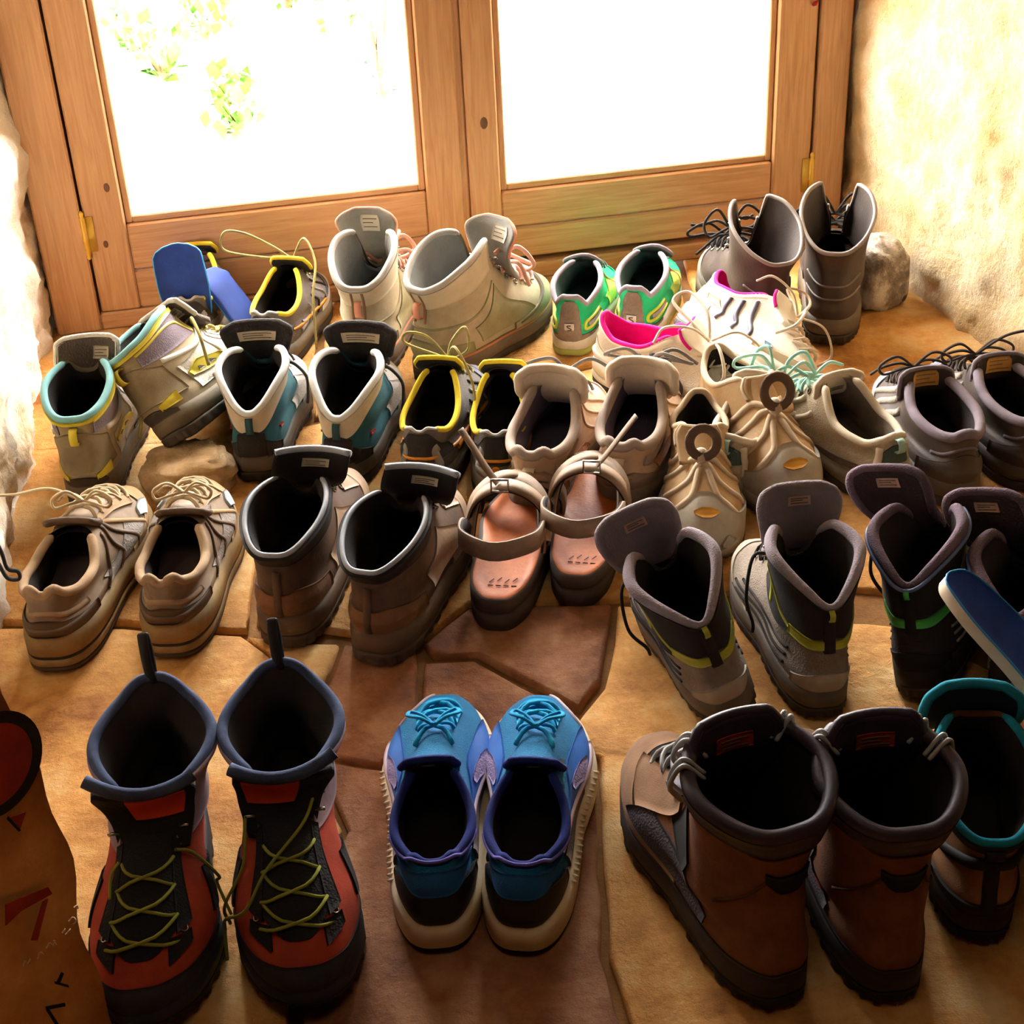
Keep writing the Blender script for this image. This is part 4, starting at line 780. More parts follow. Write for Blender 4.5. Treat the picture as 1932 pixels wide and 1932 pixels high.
# ---- beige slip-in walking shoes
def beige_shoe(side, label):
    rg = low(L=.29, wb=.050, heel=.043, sole=(.034, .030, .044), top=.118, side_z=.088, cw=.041, cy=(.004, .158), toe=.062, cz=[(0, .128), (35, .124), (80, .096), (115, .090), (140, .094), (158, .104), (172, .101), (180, .100)])
    s = Shoe('walking_shoe', label, 'pair of beige walking shoes', rg, side)
    be = mat('beige_leather', '#c9ad92', 'leather', '#a88c70'); tp = mat('taupe_heel', '#8d7864', 'leather', '#6f5c4a'); cl = mat('beige_collar', '#a8978a', 'cloth', '#8f7d70'); cm = mat('cream_tongue', '#d8c7b0', 'cloth', '#c0ac92'); og = mat('salmon_mesh', '#b98462', 'mesh', '#9a6a4a'); sol = mat('beige_sole', '#6c5f50', 'rubber', '#50463a')
    s.body(be, mat('mauve_lining', '#6d6270', 'cloth', '#55495a'), t=.010); s.sole(sol, mat('beige_mid', '#857462', 'rubber', '#665747'), ex=.005)
    s.ov('heel_counter', tp, 132, 228, .2, [(0, 0.9), (.3, 2.6), (.5, 2.4), (.7, 2.6), (1, 0.9)], off=.0025)
    s.ovs('side_mesh', og, 92, 128, [(0, 1.0), (1, 1.4)], [(0, 2.2), (1, 2.7)], off=.002)
    for sg in (1, -1):
        for a in (48, 64, 80): s.rib('side_seam', mat('beige_seam', '#a58868', 'leather'), [(sg*a, .5), (sg*(a-4), 2.0), (sg*(a-14), 3.1), (sg*(a-24), 3.7)], .004, .0022)
        s.rib('quarter_strap', cl, [(sg*92, 3.6), (sg*120, 2.9), (sg*138, 3.2)], .012, .003)
    s.ov('toe_cap', be, -78, 78, .2, [(0, .7), (.5, 1.6), (1, .7)], off=.0022)
    s.ov('heel_word', mat('heel_emboss', '#b7a086', 'smooth'), 168, 192, 2.15, 2.4, off=.0032)
    s.collar(cl, .0090, 40); s.loop(cm, 2.7, 3.35, .009, .014)
    s.tongue(cm, [(0, .180, .084), (0, .158, .104), (0, .149, .124), (0, .148, .143)], [(0, .028), (.55, .040), (.85, .040), (1, .028)], curl=9, t=.010, mrim=cm, rr=.0065)
    k = s.f.S(0, 3.4, .014)
    ex = [[k, k+[.02, -.005, .018], k+[.05, -.01, .012], k+[.055, .01, .0], k+[.02, .008, .004], k], [k, k+[-.025, .0, .018], k+[-.055, .005, .006], k+[-.045, .02, -.004], k+[-.01, .01, .0]], [k, k+[.03, .02, .012], k+[.06, .03, -.01]]] if side > 0 else [[k, k+[-.02, .01, .012], k+[-.05, .01, .004], k+[-.06, .02, -.01]], [k, k+[.03, .0, .02], k+[.06, -.01, .014]]]
    s.laces(mat('grey_rope', '#77706a', 'cloth', '#4f4a46'), [2.4, 2.75, 3.1, 3.5], 26, .0024, .006, extra=ex)
    return s
# ---- tan shoes with mint laces
def mint_shoe(side, label):
    rg = low(L=.275, wb=.048, heel=.040, sole=(.030, .027, .036), top=.112, side_z=.080, cw=.039, cz=[(0, .122), (40, .116), (85, .084), (125, .080), (155, .092), (180, .098)])
    s = Shoe('walking_shoe', label, 'pair of tan shoes with mint laces', rg, side)
    tn = mat('sand_mesh', '#b7a78c', 'mesh', '#968569'); cm = mat('sand_collar', '#d2c5ae', 'cloth', '#b8a98f'); br = mat('sand_brown', '#7d6c58', 'suede', '#5f5040'); dg = mat('heel_green', '#56655a', 'mesh', '#3c4a41')
    s.body(tn, mat('sand_lining', '#7d7064', 'cloth', '#5c5046'), t=.009); s.sole(mat('sand_outsole', '#574a3c', 'rubber'), mat('sand_mid', '#a89a80', 'rubber', '#85775f'), ex=.005)
    s.ov('toe_cap', br, -80, 80, .1, [(0, .7), (.5, 1.6), (1, .7)]); s.ov('heel_window', dg, 160, 200, 2.2, [(0, 3.3), (.5, 3.5), (1, 3.3)], off=.002)
    for sg in (1, -1):
        s.rib('heel_bar', cm, [(180-sg*24, .4), (180-sg*26, 2.0), (180-sg*26, 3.6)], .010, .004)
        for a in (60, 84): s.rib('side_bar', cm, [(sg*a, .5), (sg*(a-8), 0.9), (sg*(a-24), 3.2)], .008, .003)
    s.ovs('side_panel', br, 96, 140, [(0, .6), (1, .7)], [(0, 0.9), (1, 1.5)], off=.002)
    s.collar(cm, .0075, 36); s.loop(mat('mint_loop', '#a8c8ba', 'cloth'), 3.1, 3.9, .012, .010)
    s.tongue(cm, [(0, .175, .080), (0, .154, .094), (0, .148, .108), (0, .148, .122)], [(0, .026), (.55, .032), (.85, .034), (1, .022)], curl=7, t=.009, mrim=cm, rr=.004, mlabel=mat('mint_tag', '#9a8f8f', 'cloth'), lab=(.5, .62, .3))
    k = s.f.S(0, 3.4, .010); sg = -1 if side > 0 else -1
    ex = [[k, k+[sg*.02, 0, .022], k+[sg*.05, -.01, .016], k+[sg*.055, .005, -.006], k+[sg*.02, .01, .0], k], [k, k+[sg*.012, .01, .03], k+[sg*.03, .02, .018], k+[sg*.04, .02, -.012]], [k, k+[.02, 0, .012], k+[.045, .005, .0]]]
    s.laces(mat('mint_lace', '#96c4b4', 'cloth', '#6f9c8e'), [2.4, 2.75, 3.1, 3.5], 26, .0023, .006, extra=ex)
    s.eyelets(br, [2.6, 3.0, 3.4], 30)
    return s
# ---- dark grey shoes with orange labels
def label_shoe(side, label):
    rg = low(L=.29, wb=.050, heel=.045, sole=(.032, .030, .036), top=.118, side_z=.092, cw=.044, cy=(.004, .160), cz=[(0, .114), (40, .112), (90, .100), (130, .096), (160, .100), (180, .106)])
    s = Shoe('walking_shoe', label, 'pair of dark grey shoes with orange labels', rg, side)
    dk = mat('charcoal_leather', '#5d5048', 'leather', '#433831'); co = mat('mauve_collar', '#7b6f76', 'cloth', '#62575e'); sl = mat('slate_cap', '#8f939c', 'rubber', '#70747e'); og = mat('orange_label', '#cf9a4e', 'cloth', '#ae7c38'); pl = mat('pale_side', '#a99f92', 'mesh', '#8a8074')
    s.body(dk, DK(), t=.010); s.sole(mat('charcoal_sole', '#322c28', 'rubber'), mat('charcoal_mid', '#5a4f44', 'rubber'), ex=.004)
    s.ov('toe_cap', sl, -80, 80, .1, [(0, .9), (.5, 2.1), (1, .9)], off=.0025)
    for sg in (1, -1):
        for a in (58, 74, 90): s.rib('side_bar', pl, [(sg*a, .5), (sg*(a-8), 0.9), (sg*(a-24), 3.1)], .010, .0028)
    s.ov('heel_counter', mat('charcoal_heel', '#4f4238', 'leather', '#3a3029'), 125, 235, .2, [(0, 1.6), (.5, 3.0), (1, 1.6)], off=.002)
    s.rib('heel_seam', co, [(128, 2.9), (155, 3.25), (180, 3.35), (205, 3.25), (232, 2.9)], .004, .002)
    s.collar(co, .0095, 36)
    s.tongue(mat('charcoal_tongue', '#4a403c', 'cloth', '#352d2a'), [(0, .170, .078), (0, .154, .094), (0, .149, .110), (0, .151, .126)], [(0, .028), (.6, .036), (.9, .034), (1, .024)], curl=7, t=.009, mrim=co, rr=.004, mlabel=og, lab=(.56, .96, .5))
    k = s.f.S(0, 3.3, .012); ex = bow(k, .05, .016, -.004, .012)
    if side > 0: ex.append([k, k+[.04, -.01, .03], k+[.09, -.02, .035], k+[.13, -.02, .015]])
    s.laces(mat('umber_lace', '#463a34', 'cloth', '#2f2622'), [2.3, 2.65, 3.0, 3.4], 27, .0026, .007, flat=.7, extra=ex)
    return s
# ---- tan walking sandals-shoes with big toe bumpers, toes to the camera
def bumper_shoe(side, label):
    rg = low(L=.285, wb=.053, heel=.040, sole=(.030, .028, .032), top=.118, side_z=.088, cw=.038, toe=.068, cz=[(0, .126), (40, .120), (90, .090), (130, .088), (180, .104)])
    s = Shoe('walking_shoe', label, 'pair of tan shoes with grey toe bumpers', rg, side)
    tn = mat('bumper_tan', '#b08d60', 'leather', '#8c6d45'); bp = mat('bumper_grey', '#aaa08e', 'rubber', '#857b6a'); wb = mat('webbing', '#c2ab8e', 'cloth', '#a28c70'); og = mat('orange_badge', '#cf9430', 'smooth', '#a87320'); br = mat('bumper_brown', '#6a5442', 'cloth', '#4c3a2c')
    s.body(tn, DK(), t=.008); s.sole(mat('bumper_sole', '#4f463c', 'rubber'), bp, ex=.006, lug=.002)
    s.ov('toe_bumper', bp, -92, 92, .0, [(0, .7), (.25, 1.5), (.5, 2.5), (.75, 1.5), (1, .7)], off=.005)
    s.ov('badge', og, -11, 11, [(0, 1.92), (.5, 1.80), (1, 1.92)], [(0, 1.98), (.5, 2.10), (1, 1.98)], off=.0075)
    for a in (-20, 4, 26): s.ov('bumper_knob', bp, a-9, a+9, [(0, .62), (.5, .45), (1, .62)], [(0, .75), (.5, 1.05), (1, .75)], off=.009)
    for sg in (1, -1):
        for q, a in ((2.45, 40), (2.8, 52), (3.15, 66), (3.4, 82)):
            s.rib('webbing_strap', wb, [(sg*2, min(q*.3+2.35, 3.9)), (sg*a*.35, q+.06), (sg*a*.75, q-.35), (sg*a*1.12, q-1.0), (sg*(a*1.2+6), q-2.0)], .0075, .0028, n=40)
    s.collar(wb, .006, 30)
    s.tongue(tn, [(0, .19, .094), (0, .170, .106), (0, .156, .116), (0, .146, .124)], [(0, .022), (.6, .028), (1, .022)], curl=7, t=.007, mrim=wb, rr=.003)
    k = s.f.S(0, 3.3, .008); t = np.linspace(0, 2*math.pi, 20)[:-1]
    q = np.stack([k[0]+.017*np.cos(t), k[1]+.006-.006*np.sin(t), k[2]+.022+.017*np.sin(t)], -1)
    s.part('pull_ring', *tube(q, .0062, 8, True, .45), br)
    s.part('lace_lock', *tube(crv([k+[0, .012, -.004], k+[.002, .006, .004], k+[0, 0, .010]], 8), [.006, .008, .009, .009, .009, .008, .007, .004], 8), wb)
    return s
# ---- tall tan hiking boots by the window
def window_boot(side, label):
    s = Shoe('hiking_boot', label, 'pair of tall sand coloured hiking boots', boot(L=.30, wb=.051, heel=.043, cz=[(0, .13), (28, .185), (60, .192), (100, .178), (140, .158), (180, .150)], cy=(-.004, .140), cw=.050, ank=.043, toe=.074, sole=(.034, .03, .04)), side, cat='boot')
    tn = mat('sand_nubuck', '#b3a488', 'suede', '#8f8166'); li = mat('grey_lining', '#8f8f8c', 'cloth', '#75756f'); ol = mat('olive_nubuck', '#98906f', 'suede', '#787152'); pk = mat('salmon_trim', '#d99a80', 'cloth', '#c0775a'); sol = mat('sand_rubber', '#6b5f4e', 'rubber', '#4f4536'); og = mat('orange_welt', '#b9764a', 'rubber')
    s.body(tn, li, t=.010); s.sole(mat('dark_lug', '#433a30', 'rubber'), sol, lug=.0025, ln=30, ex=.006)
    s.rib('welt', og, [(a, .12) for a in np.linspace(-150, 150, 40)], .005, .004, n=90)
    s.ov('toe_cap', ol, -84, 84, .3, [(0, .9), (.5, 2.0), (1, .9)], off=.003)
    for r_ in (.5, .62): s.rib('toe_line', sol, [(-80, .5+r_*.3), (-30, 1.3+r_), (0, 1.55+r_), (30, 1.3+r_), (80, .5+r_*.3)], .0028, .004)
    s.ov('heel_counter', ol, 120, 240, .3, [(0, 1.2), (.5, 2.0), (1, 1.2)], off=.002)
    s.ovs('quarter', ol, 62, 112, [(0, 1.0), (1, .8)], [(0, 3.6), (1, 2.4)], off=.0016)
    s.rib('seam', ol, [(62, 3.7), (100, 3.2), (140, 2.9), (180, 2.8), (220, 2.9), (260, 3.2), (298, 3.7)], .003, .002)
    s.ov('collar_panel', mat('pale_sand', '#c9bba0', 'suede', '#b3a488'), 56, 304, [(0, 4.0), (.5, 3.9), (1, 4.0)], 4.95, off=.002, na=72)
    s.collar(mat('grey_piping', '#b5b0a8', 'cloth', '#9c968c'), .007, 28)
    s.rib('heel_tape', mat('brown_tape', '#8a6a50', 'cloth'), [(174, 3.1), (175, 4.3), (176, 4.9)], .004, .003); s.rib('heel_tape', mat('brown_tape', ''), [(186, 3.1), (185, 4.3), (184, 4.9)], .004, .003)
    s.loop(pk, 3.4, 4.2, .010, .010)
    tx = -.006 if side < 0 else .022
    s.tongue(li, [(0, .195, .105), (tx*.2, .168, .140), (tx*.6, .155, .172), (tx, .152, .196), (tx*1.1, .158, .212)], [(0, .030), (.4, .036), (.75, .045), (.9, .036), (1, .018)], curl=5, t=.006, mrim=pk, rr=.0028, mlabel=mat('white_label', '#dcd6c6', 'cloth', '#c6bfad'), lab=(.58, .86, .32), lx=.1 if side < 0 else .3)
    k = s.f.S(0, 3.4, .012); ex = [[s.f.S(30, 4.4, .008), k+[.03, -.01, .045], k+[.012, .01, .025], k], [k, k+[.03, .01, .03], k+[.045, .03, .0], k+[.02, .04, -.02], k+[-.01, .03, -.01]], [k, k+[.01, .02, .02], k+[-.02, .04, .0], k+[.02, .06, -.02]], [k, k+[.04, .0, .01], k+[.05, .01, -.025], k+[.03, .03, -.03]]]
    s.laces(mat('pink_lace', '#d3a392', 'cloth', '#b58472'), [2.3, 2.7, 3.1, 3.5, 4.0], 28, .0032, .006, extra=ex)
    s.eyelets(STEEL, [2.5, 2.9, 3.3], 31); s.eyelets(STEEL, [3.9, 4.3], 36, True)
    return s
# ---- green trail shoes
def green_shoe(side, label):
    rg = low(L=.275, wb=.048, heel=.041, sole=(.026, .026, .030), top=.122, side_z=.092, cw=.042, cz=[(0, .114), (30, .112), (70, .106), (105, .098), (140, .088), (155, .100), (168, .106), (180, .106)])
    s = Shoe('trail_shoe', label, 'pair of green trail shoes', rg, side)
    gr = mat('bright_green', '#22b878', 'mesh', '#189a62'); bn = mat('heel_taupe', '#8a7868', 'mesh', '#6f5f50'); ye = mat('lime_outline', '#d2d83c', 'smooth'); gy = mat('mauve_grey', '#938a90', 'cloth', '#7a7178'); wh = mat('white_sole', '#d9d4c4', 'rubber', '#bdb7a4')
    s.body(gr, mat('green_lining', '#4b6660', 'cloth', '#394d48'), t=.008); s.sole(mat('yellow_green_sole', '#a8b25a', 'rubber'), wh, ex=.004)
    s.ov('heel_strip', bn, 163, 197, [(0, .3), (.5, .1), (1, .3)], [(0, 3.3), (.3, 3.8), (.7, 3.8), (1, 3.3)], off=.0025)
    s.ov('heel_base', bn, 122, 238, .1, [(0, .5), (.5, .9), (1, .5)], off=.002)
    for sg in (1, -1):
        s.rib('flank_outline', ye, [(180-sg*72, 2.2), (180-sg*34, 2.15), (180-sg*26, 1.6), (180-sg*34, 1.25), (180-sg*72, 1.3)], .0048, .003)
        s.ov('flank_window', gy, 180-sg*72, 180-sg*34, 1.45, 1.95, off=.002)
        s.ov('quarter', mat('lime_panel', '#c8d860', 'mesh', '#a8b848'), sg*52, sg*88, .5, [(0, 3.0), (1, 2.2)], off=.002)
        s.rib('orange_seam', mat('orange_seam', '#d9773a', 'smooth'), [(sg*40, 3.2), (sg*62, 2.0), (sg*70, .8)], .003, .003)
    s.ov('toe_cap', mat('mint_toe', '#2fd0a0', 'smooth', '#22b48a'), -74, 74, .1, [(0, .8), (.5, 2.1), (1, .8)], off=.0025)
    c = s.f.S(180, 1.75, .0026); n_ = s.f.N(180, 1.75)
    V, Fc = boxm(-.008, .008, -.0012, .0012, -.008, .008, .001); V = [c+np.array(v) for v in V]
    bd = s.part('heel_badge', V, Fc, mat('badge_white', '#d8c8ba', 'smooth'))
    z = crv([(.003, 0, .0042), (-.0035, 0, .0036), (-.002, 0, .001), (.002, 0, -.001), (.0035, 0, -.0036), (-.003, 0, -.0042)], 16)
    mk('badge_letter', *tube(c+z+np.array([0, -.0014, 0]), .0011, 5), mat('badge_ink', '#5c4a40', 'smooth'), bd)
    s.collar(gy, .0065, 20)
    s.tongue(mat('green_tongue', '#5a6a66', 'mesh', '#465450'), [(0, .19, .090), (0, .168, .100), (0, .158, .110), (.004, .150, .120)], [(0, .024), (.5, .032), (.8, .022), (1, .006)], curl=7, t=.007, mrim=gy, rr=.003)
    k = s.f.S(0, 3.0, .008)
    s.laces(mat('quick_lace', '#5a5a55', 'cloth'), [2.3, 2.6, 2.9, 3.3], 24, .0018, .005)
    return s
# ---- white running shoes with pink linings
def white_runner(side, label):
    rg = low(L=.285, wb=.050, heel=.041, sole=(.030, .030, .044), top=.112, side_z=.084, cw=.038, toe=.062, cz=[(0, .120), (40, .114), (85, .090), (120, .088), (150, .102), (180, .114)])
    s = Shoe('running_shoe', label, 'pair of white running shoes', rg, side)
    wh = mat('dusty_white', '#e4d9c6', 'mesh', '#cdbfa8', bs=600); ws = mat('white_foam', '#efe7d6', 'rubber', '#ddd2bc'); pk = mat('hot_pink', '#e0148a', 'cloth', '#b80f6c'); gy = mat('stripe_grey', '#5e5a66', 'smooth', '#4a4650'); bl = mat('stripe_blue', '#6f9ab0', 'smooth'); bg_ = mat('dusty_beige', '#c9b294', 'suede', '#b39a7a')
    s.body(wh, pk, t=.010); s.sole(mat('grey_outsole', '#4b443f', 'rubber', '#37312d'), ws, ex=.007, split=.32, grooves=[.6], lug=.0012, ln=46)
    s.ov('toe_cap', bg_, -74, 74, .2, [(0, .6), (.5, 1.5), (1, .6)], off=.002)
    s.ov('heel_counter', ws, 122, 238, .2, [(0, 2.0), (.5, 3.2), (1, 2.0)], off=.002)
    for sg in (1, -1):
        for i, a in enumerate((72, 88, 104)):
            s.rib('stripe', gy, [(sg*(a+9), .7), (sg*(a+3), 2.2), (sg*(a-6), 3.1), (sg*(a-17), 3.72)], .0085, .003, n=40)
        s.ov('ankle_patch', bg_, sg*106, sg*130, [(0, 2.5), (1, 2.7)], [(0, 3.3), (1, 3.3)], off=.002)
        s.ov('blue_tab', bl, sg*58, sg*64, 1.0, 1.3, off=.004)
    s.collar(pk, .0055, 34); s.collar(ws, .006, 34, name='collar_edge', dr=.12, dn=-.003)
    s.tongue(ws, [(0, .20, .088), (0, .176, .102), (0, .162, .116), (0, .152, .126)], [(0, .024), (.6, .030), (1, .024)], curl=5, t=.007, mrim=pk, rr=.003)
    k = s.f.S(0, 3.4, .012)
    ex = [[k, k+[-.03, -.02, .03], k+[-.05, -.06, .045], k+[-.03, -.075, .035], k+[-.01, -.03, .015], k], [k, k+[.02, -.02, .025], k+[.045, -.05, .03], k+[.06, -.06, .01]], [k, k+[.03, .03, .008], k+[.055, .05, -.02], k+[.060, .03, -.045]], [k, k+[-.03, .03, .008], k+[-.052, .055, -.02], k+[-.057, .04, -.045]]]
    s.laces(mat('oat_lace', '#d8c4ae', 'cloth', '#bda68c'), [2.2, 2.55, 2.9, 3.3], 26, .0026, .006, flat=.7, extra=ex)
    return s
# ---- tall dark brown boots in the right corner
def corner_boot(side, label):
    s = Shoe('leather_boot', label, 'pair of tall dark boots in the corner', boot(L=.30, wb=.052, heel=.044, cz=[(0, .150), (10, .172), (30, .212), (55, .210), (90, .192), (135, .166), (180, .154)], cy=(-.010, .135), cw=.056, ank=.046, toe=.076, sole=(.034, .03, .04)), side, cat='boot')
    s.f.r[4].update(z=[(0, .124), (90, .134), (180, .122)])
    br = mat('umber_leather', '#4f4034', 'leather', '#382c23'); ed = mat('umber_edge', '#8c8078', 'leather', '#70655d', rough=.45); gr = mat('dusty_sheen_toe', '#8d867c', 'leather', '#6b645a')  # toe grey mixes dust with a backlit sheen put into the colour
    s.body(br, mat('umber_lining', '#443830', 'leather', '#322822'), t=.006, ph0=9, r0=3.6); s.sole(mat('umber_sole', '#40362c', 'rubber'), mat('umber_mid', '#6e5f4c', 'rubber', '#54473a'), lug=.0022, ex=.006)
    s.ov('toe_cap', gr, -84, 84, .2, [(0, .9), (.5, 2.4), (1, .9)], off=.002)
    for r_ in (2.2, 3.0): s.rib('seam', mat('umber_seam', '#75665a', 'leather'), [(120, r_+.4), (150, r_+.1), (180, r_), (210, r_+.1), (240, r_+.4)], .003, .002)
    s.collar(ed, .0045, 11)
    q = s.f.P(11, np.linspace(3.6, 5, 10)); q2 = s.f.P(-11, np.linspace(3.6, 5, 10))
    s.part('throat_edge', *join([tube(q, .0034, 6), tube(q2, .0034, 6)]), ed)
    k = s.f.S(0, 2.6, .012)
    s.laces(mat('black_lace', ''), [2.0, 2.4, 2.8, 3.2, 3.6], 24, .0024, .007, extra=bow(k, .06, .02, .01, .01)+bow(k+[0, -.02, .02], .05, .03, -.01, .0))
    s.eyelets(STEEL, [2.4, 2.8, 3.2], 26); s.eyelets(STEEL, [3.8, 4.2, 4.6], 20, True)
    return s
# ------------------------------------------------------------------ placing the shoes
red_boot(-1, 'red hiking boot with lime laces nearer to the cardboard sheet').place(toe=(318, 1962), yaw=187, sc_=1.05)
red_boot(1, 'red hiking boot nearer to the blue running shoes, hooks catching the light').place(toe=(552, 1930), yaw=184, sc_=1.05)
blue_runner(-1, 'blue running shoe with black heel beside the red boots').place(heel=(830, 1790), toe=(815, 1335))
blue_runner(1, 'blue running shoe showing its ribbed cream sole flank').place(heel=(985, 1795), toe=(1052, 1350))
brown_boot(-1, 'tall brown boot nearer to the blue shoes, taupe toe and red ankle badge').place(heel=(1480, 1905), toe=(1185, 1455), sc_=1.03)
brown_boot(1, 'tall brown boot squeezed against the turquoise lined boot').place(heel=(1684, 1898), toe=(1490, 1400), sc_=1.0)
strap_boot(-1, 'tan boot with turquoise lining and black heel straps beside tall brown boots').place(heel=(1850, 1785), toe=(1735, 1300))
sb2 = strap_boot(1, 'second turquoise lined boot at the right edge, blue insole pulled out of it').place(heel=(2060, 1740), toe=(1925, 1300))
old_trainer(-1, 'worn brown trainer right against the left wall').place(heel=(105, 1272), toe=(212, 1010), sc_=1.08)
old_trainer(1, 'worn brown trainer standing next to the dark brown walking boots').place(heel=(325, 1246), toe=(405, 990), sc_=1.06)
dark_boot(-1, 'dark brown walking boot with black collar beside the worn trainers').place(heel=(540, 1228), toe=(625, 985), sc_=1.08)
dark_boot(1, 'dark brown walking boot with dusty toe beside the sandals').place(heel=(706, 1260), toe=(855, 1000), sc_=1.07)
sandal(-1, 'strap sandal with its buckle strap sticking up, beside dark boots').place(heel=(937, 1192), toe=(985, 985), sc_=1.06)
sandal(1, 'strap sandal half hidden by a grey mesh boot tongue').place(heel=(1085, 1145), toe=(1135, 950), sc_=1.04)
mesh_boot(-1, 'grey mesh boot with lime stripe leaning over beside the sandals').place(heel=(1395, 1392), yaw=14, roll=-17, z=.016)
mesh_boot(1, 'grey mesh boot with lime stripe standing beside the near-black boot').place(heel=(1555, 1362), yaw=4)
mesh_boot(-1, 'near-black boot with green heel stripe and folded blue-edged collar', True).place(heel=(1735, 1335), toe=(1835, 1010), roll=-11, z=.007)
mesh_boot(1, 'near-black boot at the right edge behind the blue insole', True).place(heel=(1925, 1395), toe=(1985, 1040), roll=-9, z=.006)
yellow_boot(-1, 'olive boot with yellow heel patches upright against the left wall').place(heel=(172, 968), toe=(210, 800), sc_=1.05)
yb2 = yellow_boot(1, 'olive and grey boot with yellow emblem tipped over against its pair').place(heel=(345, 905), yaw=-18, roll=-36, pitch=-5, z=.052, sc_=1.06)
teal_shoe(-1, 'teal shoe with black tongue beside the tipped olive boot').place(heel=(487, 915), toe=(520, 765), sc_=1.04)
teal_shoe(1, 'teal shoe with red emblem and pale toe beside the yellow collared shoe').place(heel=(648, 928), toe=(725, 765), sc_=1.06)
G1 = 'pair of grey trail shoes in the middle'; G2 = 'pair of grey trail shoes with pulled out insoles'
yellow_low(-1, 'grey trail shoe with yellow collar and tall loose laces beside teal shoe', G1, lace=1).place(heel=(798, 948), toe=(855, 785), sc_=1.08)
yellow_low(1, 'grey trail shoe with yellow collar half hidden behind a beige shoe', G1).place(heel=(940, 952), toe=(965, 785), sc_=1.06)
beige_shoe(-1, 'beige walking shoe leaning beside the yellow collared trail shoe').place(heel=(1002, 1002), toe=(1080, 805), sc_=1.10)
beige_shoe(1, 'beige walking shoe with salmon side beside the shoes with toe bumpers').place(heel=(1168, 985), toe=(1245, 795), sc_=1.10)
mint_shoe(-1, 'tan shoe with mint laces just below the white running shoe').place(heel=(1366, 955), toe=(1440, 838), sc_=1.03)
mint_shoe(1, 'tan shoe with mint laces and heel loop beside the charcoal shoes').place(heel=(1686, 955), toe=(1530, 826), sc_=1.04)
label_shoe(-1, 'charcoal shoe with orange label beside the tan mint-laced shoe').place(heel=(1812, 960), toe=(1672, 780), sc_=1.03)
label_shoe(1, 'charcoal shoe with orange label at the right edge').place(heel=(1950, 930), toe=(1800, 750), sc_=1.03)
bumper_shoe(1, 'tan shoe with toe bumper, partly behind the grey boot tongue').place(toe=(1310, 1075), yaw=172, sc_=1.02)
bumper_shoe(-1, 'tan shoe with toe bumper, big pull ring and orange badge facing the room').place(toe=(1530, 985), yaw=197, sc_=1.12)
q1 = yellow_low(-1, 'grey shoe by the window with a blue insole standing up in it', G2, True).place(heel=(372, 682), toe=(400, 560), sc_=1.06)
q2 = yellow_low(1, 'grey shoe by the window with white toe and long yellow laces', G2, True, lace=2).place(heel=(505, 708), toe=(580, 600), sc_=1.03)
window_boot(-1, 'tall sand boot by the window, left of its pair, heel tape facing us').place(heel=(690, 722), toe=(735, 600), sc_=1.04)
window_boot(1, 'tall sand boot by the window showing pink laces and rounded toe').place(heel=(800, 728), toe=(990, 615), sc_=1.06)
green_shoe(-1, 'green trail shoe beside the tall sand boot').place(heel=(1076, 676), toe=(1112, 570), sc_=.95)
green_shoe(1, 'green trail shoe behind the pink lined white shoe').place(heel=(1192, 662), toe=(1248, 555), sc_=.98)
white_runner(-1, 'white running shoe with pink lining, heel towards us, under its pair').place(heel=(1130, 715), toe=(1430, 790))
white_runner(1, 'white running shoe with three grey stripes lying on the other').place(heel=(1278, 668), toe=(1530, 800), z=.044, roll=-44, pitch=-3, sc_=.96)
corner_boot(-1, 'tall dark boot behind the striped white shoe').place(heel=(1465, 668), toe=(1375, 575))
corner_boot(1, 'tall dark boot standing in the corner by the stone').place(heel=(1562, 655), toe=(1578, 540), sc_=1.04)
# ------------------------------------------------------------------ insoles
def aty(px, py, y):
    d = FW*F + RT*(px-966) + UP*(966-py); return CO + d*(y/d[1])
def mw(s): return Matrix.LocRotScale(s.o.location, s.o.rotation_euler, s.o.scale)
def insole(label, pts, wid, wvec, m, medge, t=.005, group='blue insoles', name='insole'):
    n = 34; C = crv(pts, n); wd = mono([q[0] for q in wid], [q[1] for q in wid], np.linspace(0, 1, n)); T = np.gradient(C, axis=0); T /= np.linalg.norm(T, axis=1)[:, None]
    Wv = np.array(wvec, float); Wv = np.broadcast_to(Wv, C.shape)-T*(T@Wv)[:, None]; Wv /= np.linalg.norm(Wv, axis=1)[:, None]; Nn = np.cross(Wv, T); nv = 13; v = np.linspace(-1, 1, nv)
    b = C[:, None]+Wv[:, None]*(wd[:, None]*v)[..., None]+Nn[:, None]*(.10*wd[:, None]*np.abs(v)**3)[..., None]
    A = b+Nn[:, None]*t*.5; B = b-Nn[:, None]*t*.5; k = n*nv
    bd = list(range(nv))+[i*nv+nv-1 for i in range(1, n)]+[(n-1)*nv+j for j in range(nv-2, -1, -1)]+[i*nv for i in range(n-2, 0, -1)]
    o = mk(name, A.reshape(-1, 3), gridf(n, nv), m)
    V = np.vstack([(A-Nn[:, None]*.0003).reshape(-1, 3), B.reshape(-1, 3)])
    mk('foam', V, [tuple(k+i for i in q[::-1]) for q in gridf(n, nv)]+[(bd[i], k+bd[i], k+bd[(i+1) % len(bd)], bd[(i+1) % len(bd)]) for i in range(len(bd))], medge, o)
    E = np.array([A.reshape(-1, 3)[i] for i in bd]); mk('edge', *tube(E[::2], .0012, 5, True), mat('insole_edge', '#2f8fd0', 'smooth'), o)
    return tag(o, label, 'insole', group)
bi = mat('insole_blue', '#24418f', 'cloth', '#1c2a66'); be_ = mat('insole_foam_blue', '#223f88', 'rubber', '#1b3270'); bw = mat('insole_foam_white', '#e0cdb4', 'rubber', '#c9b08f'); bd_ = mat('insole_deep_blue', '#173f9c', 'cloth', '#102a70')
M1 = mw(q1)
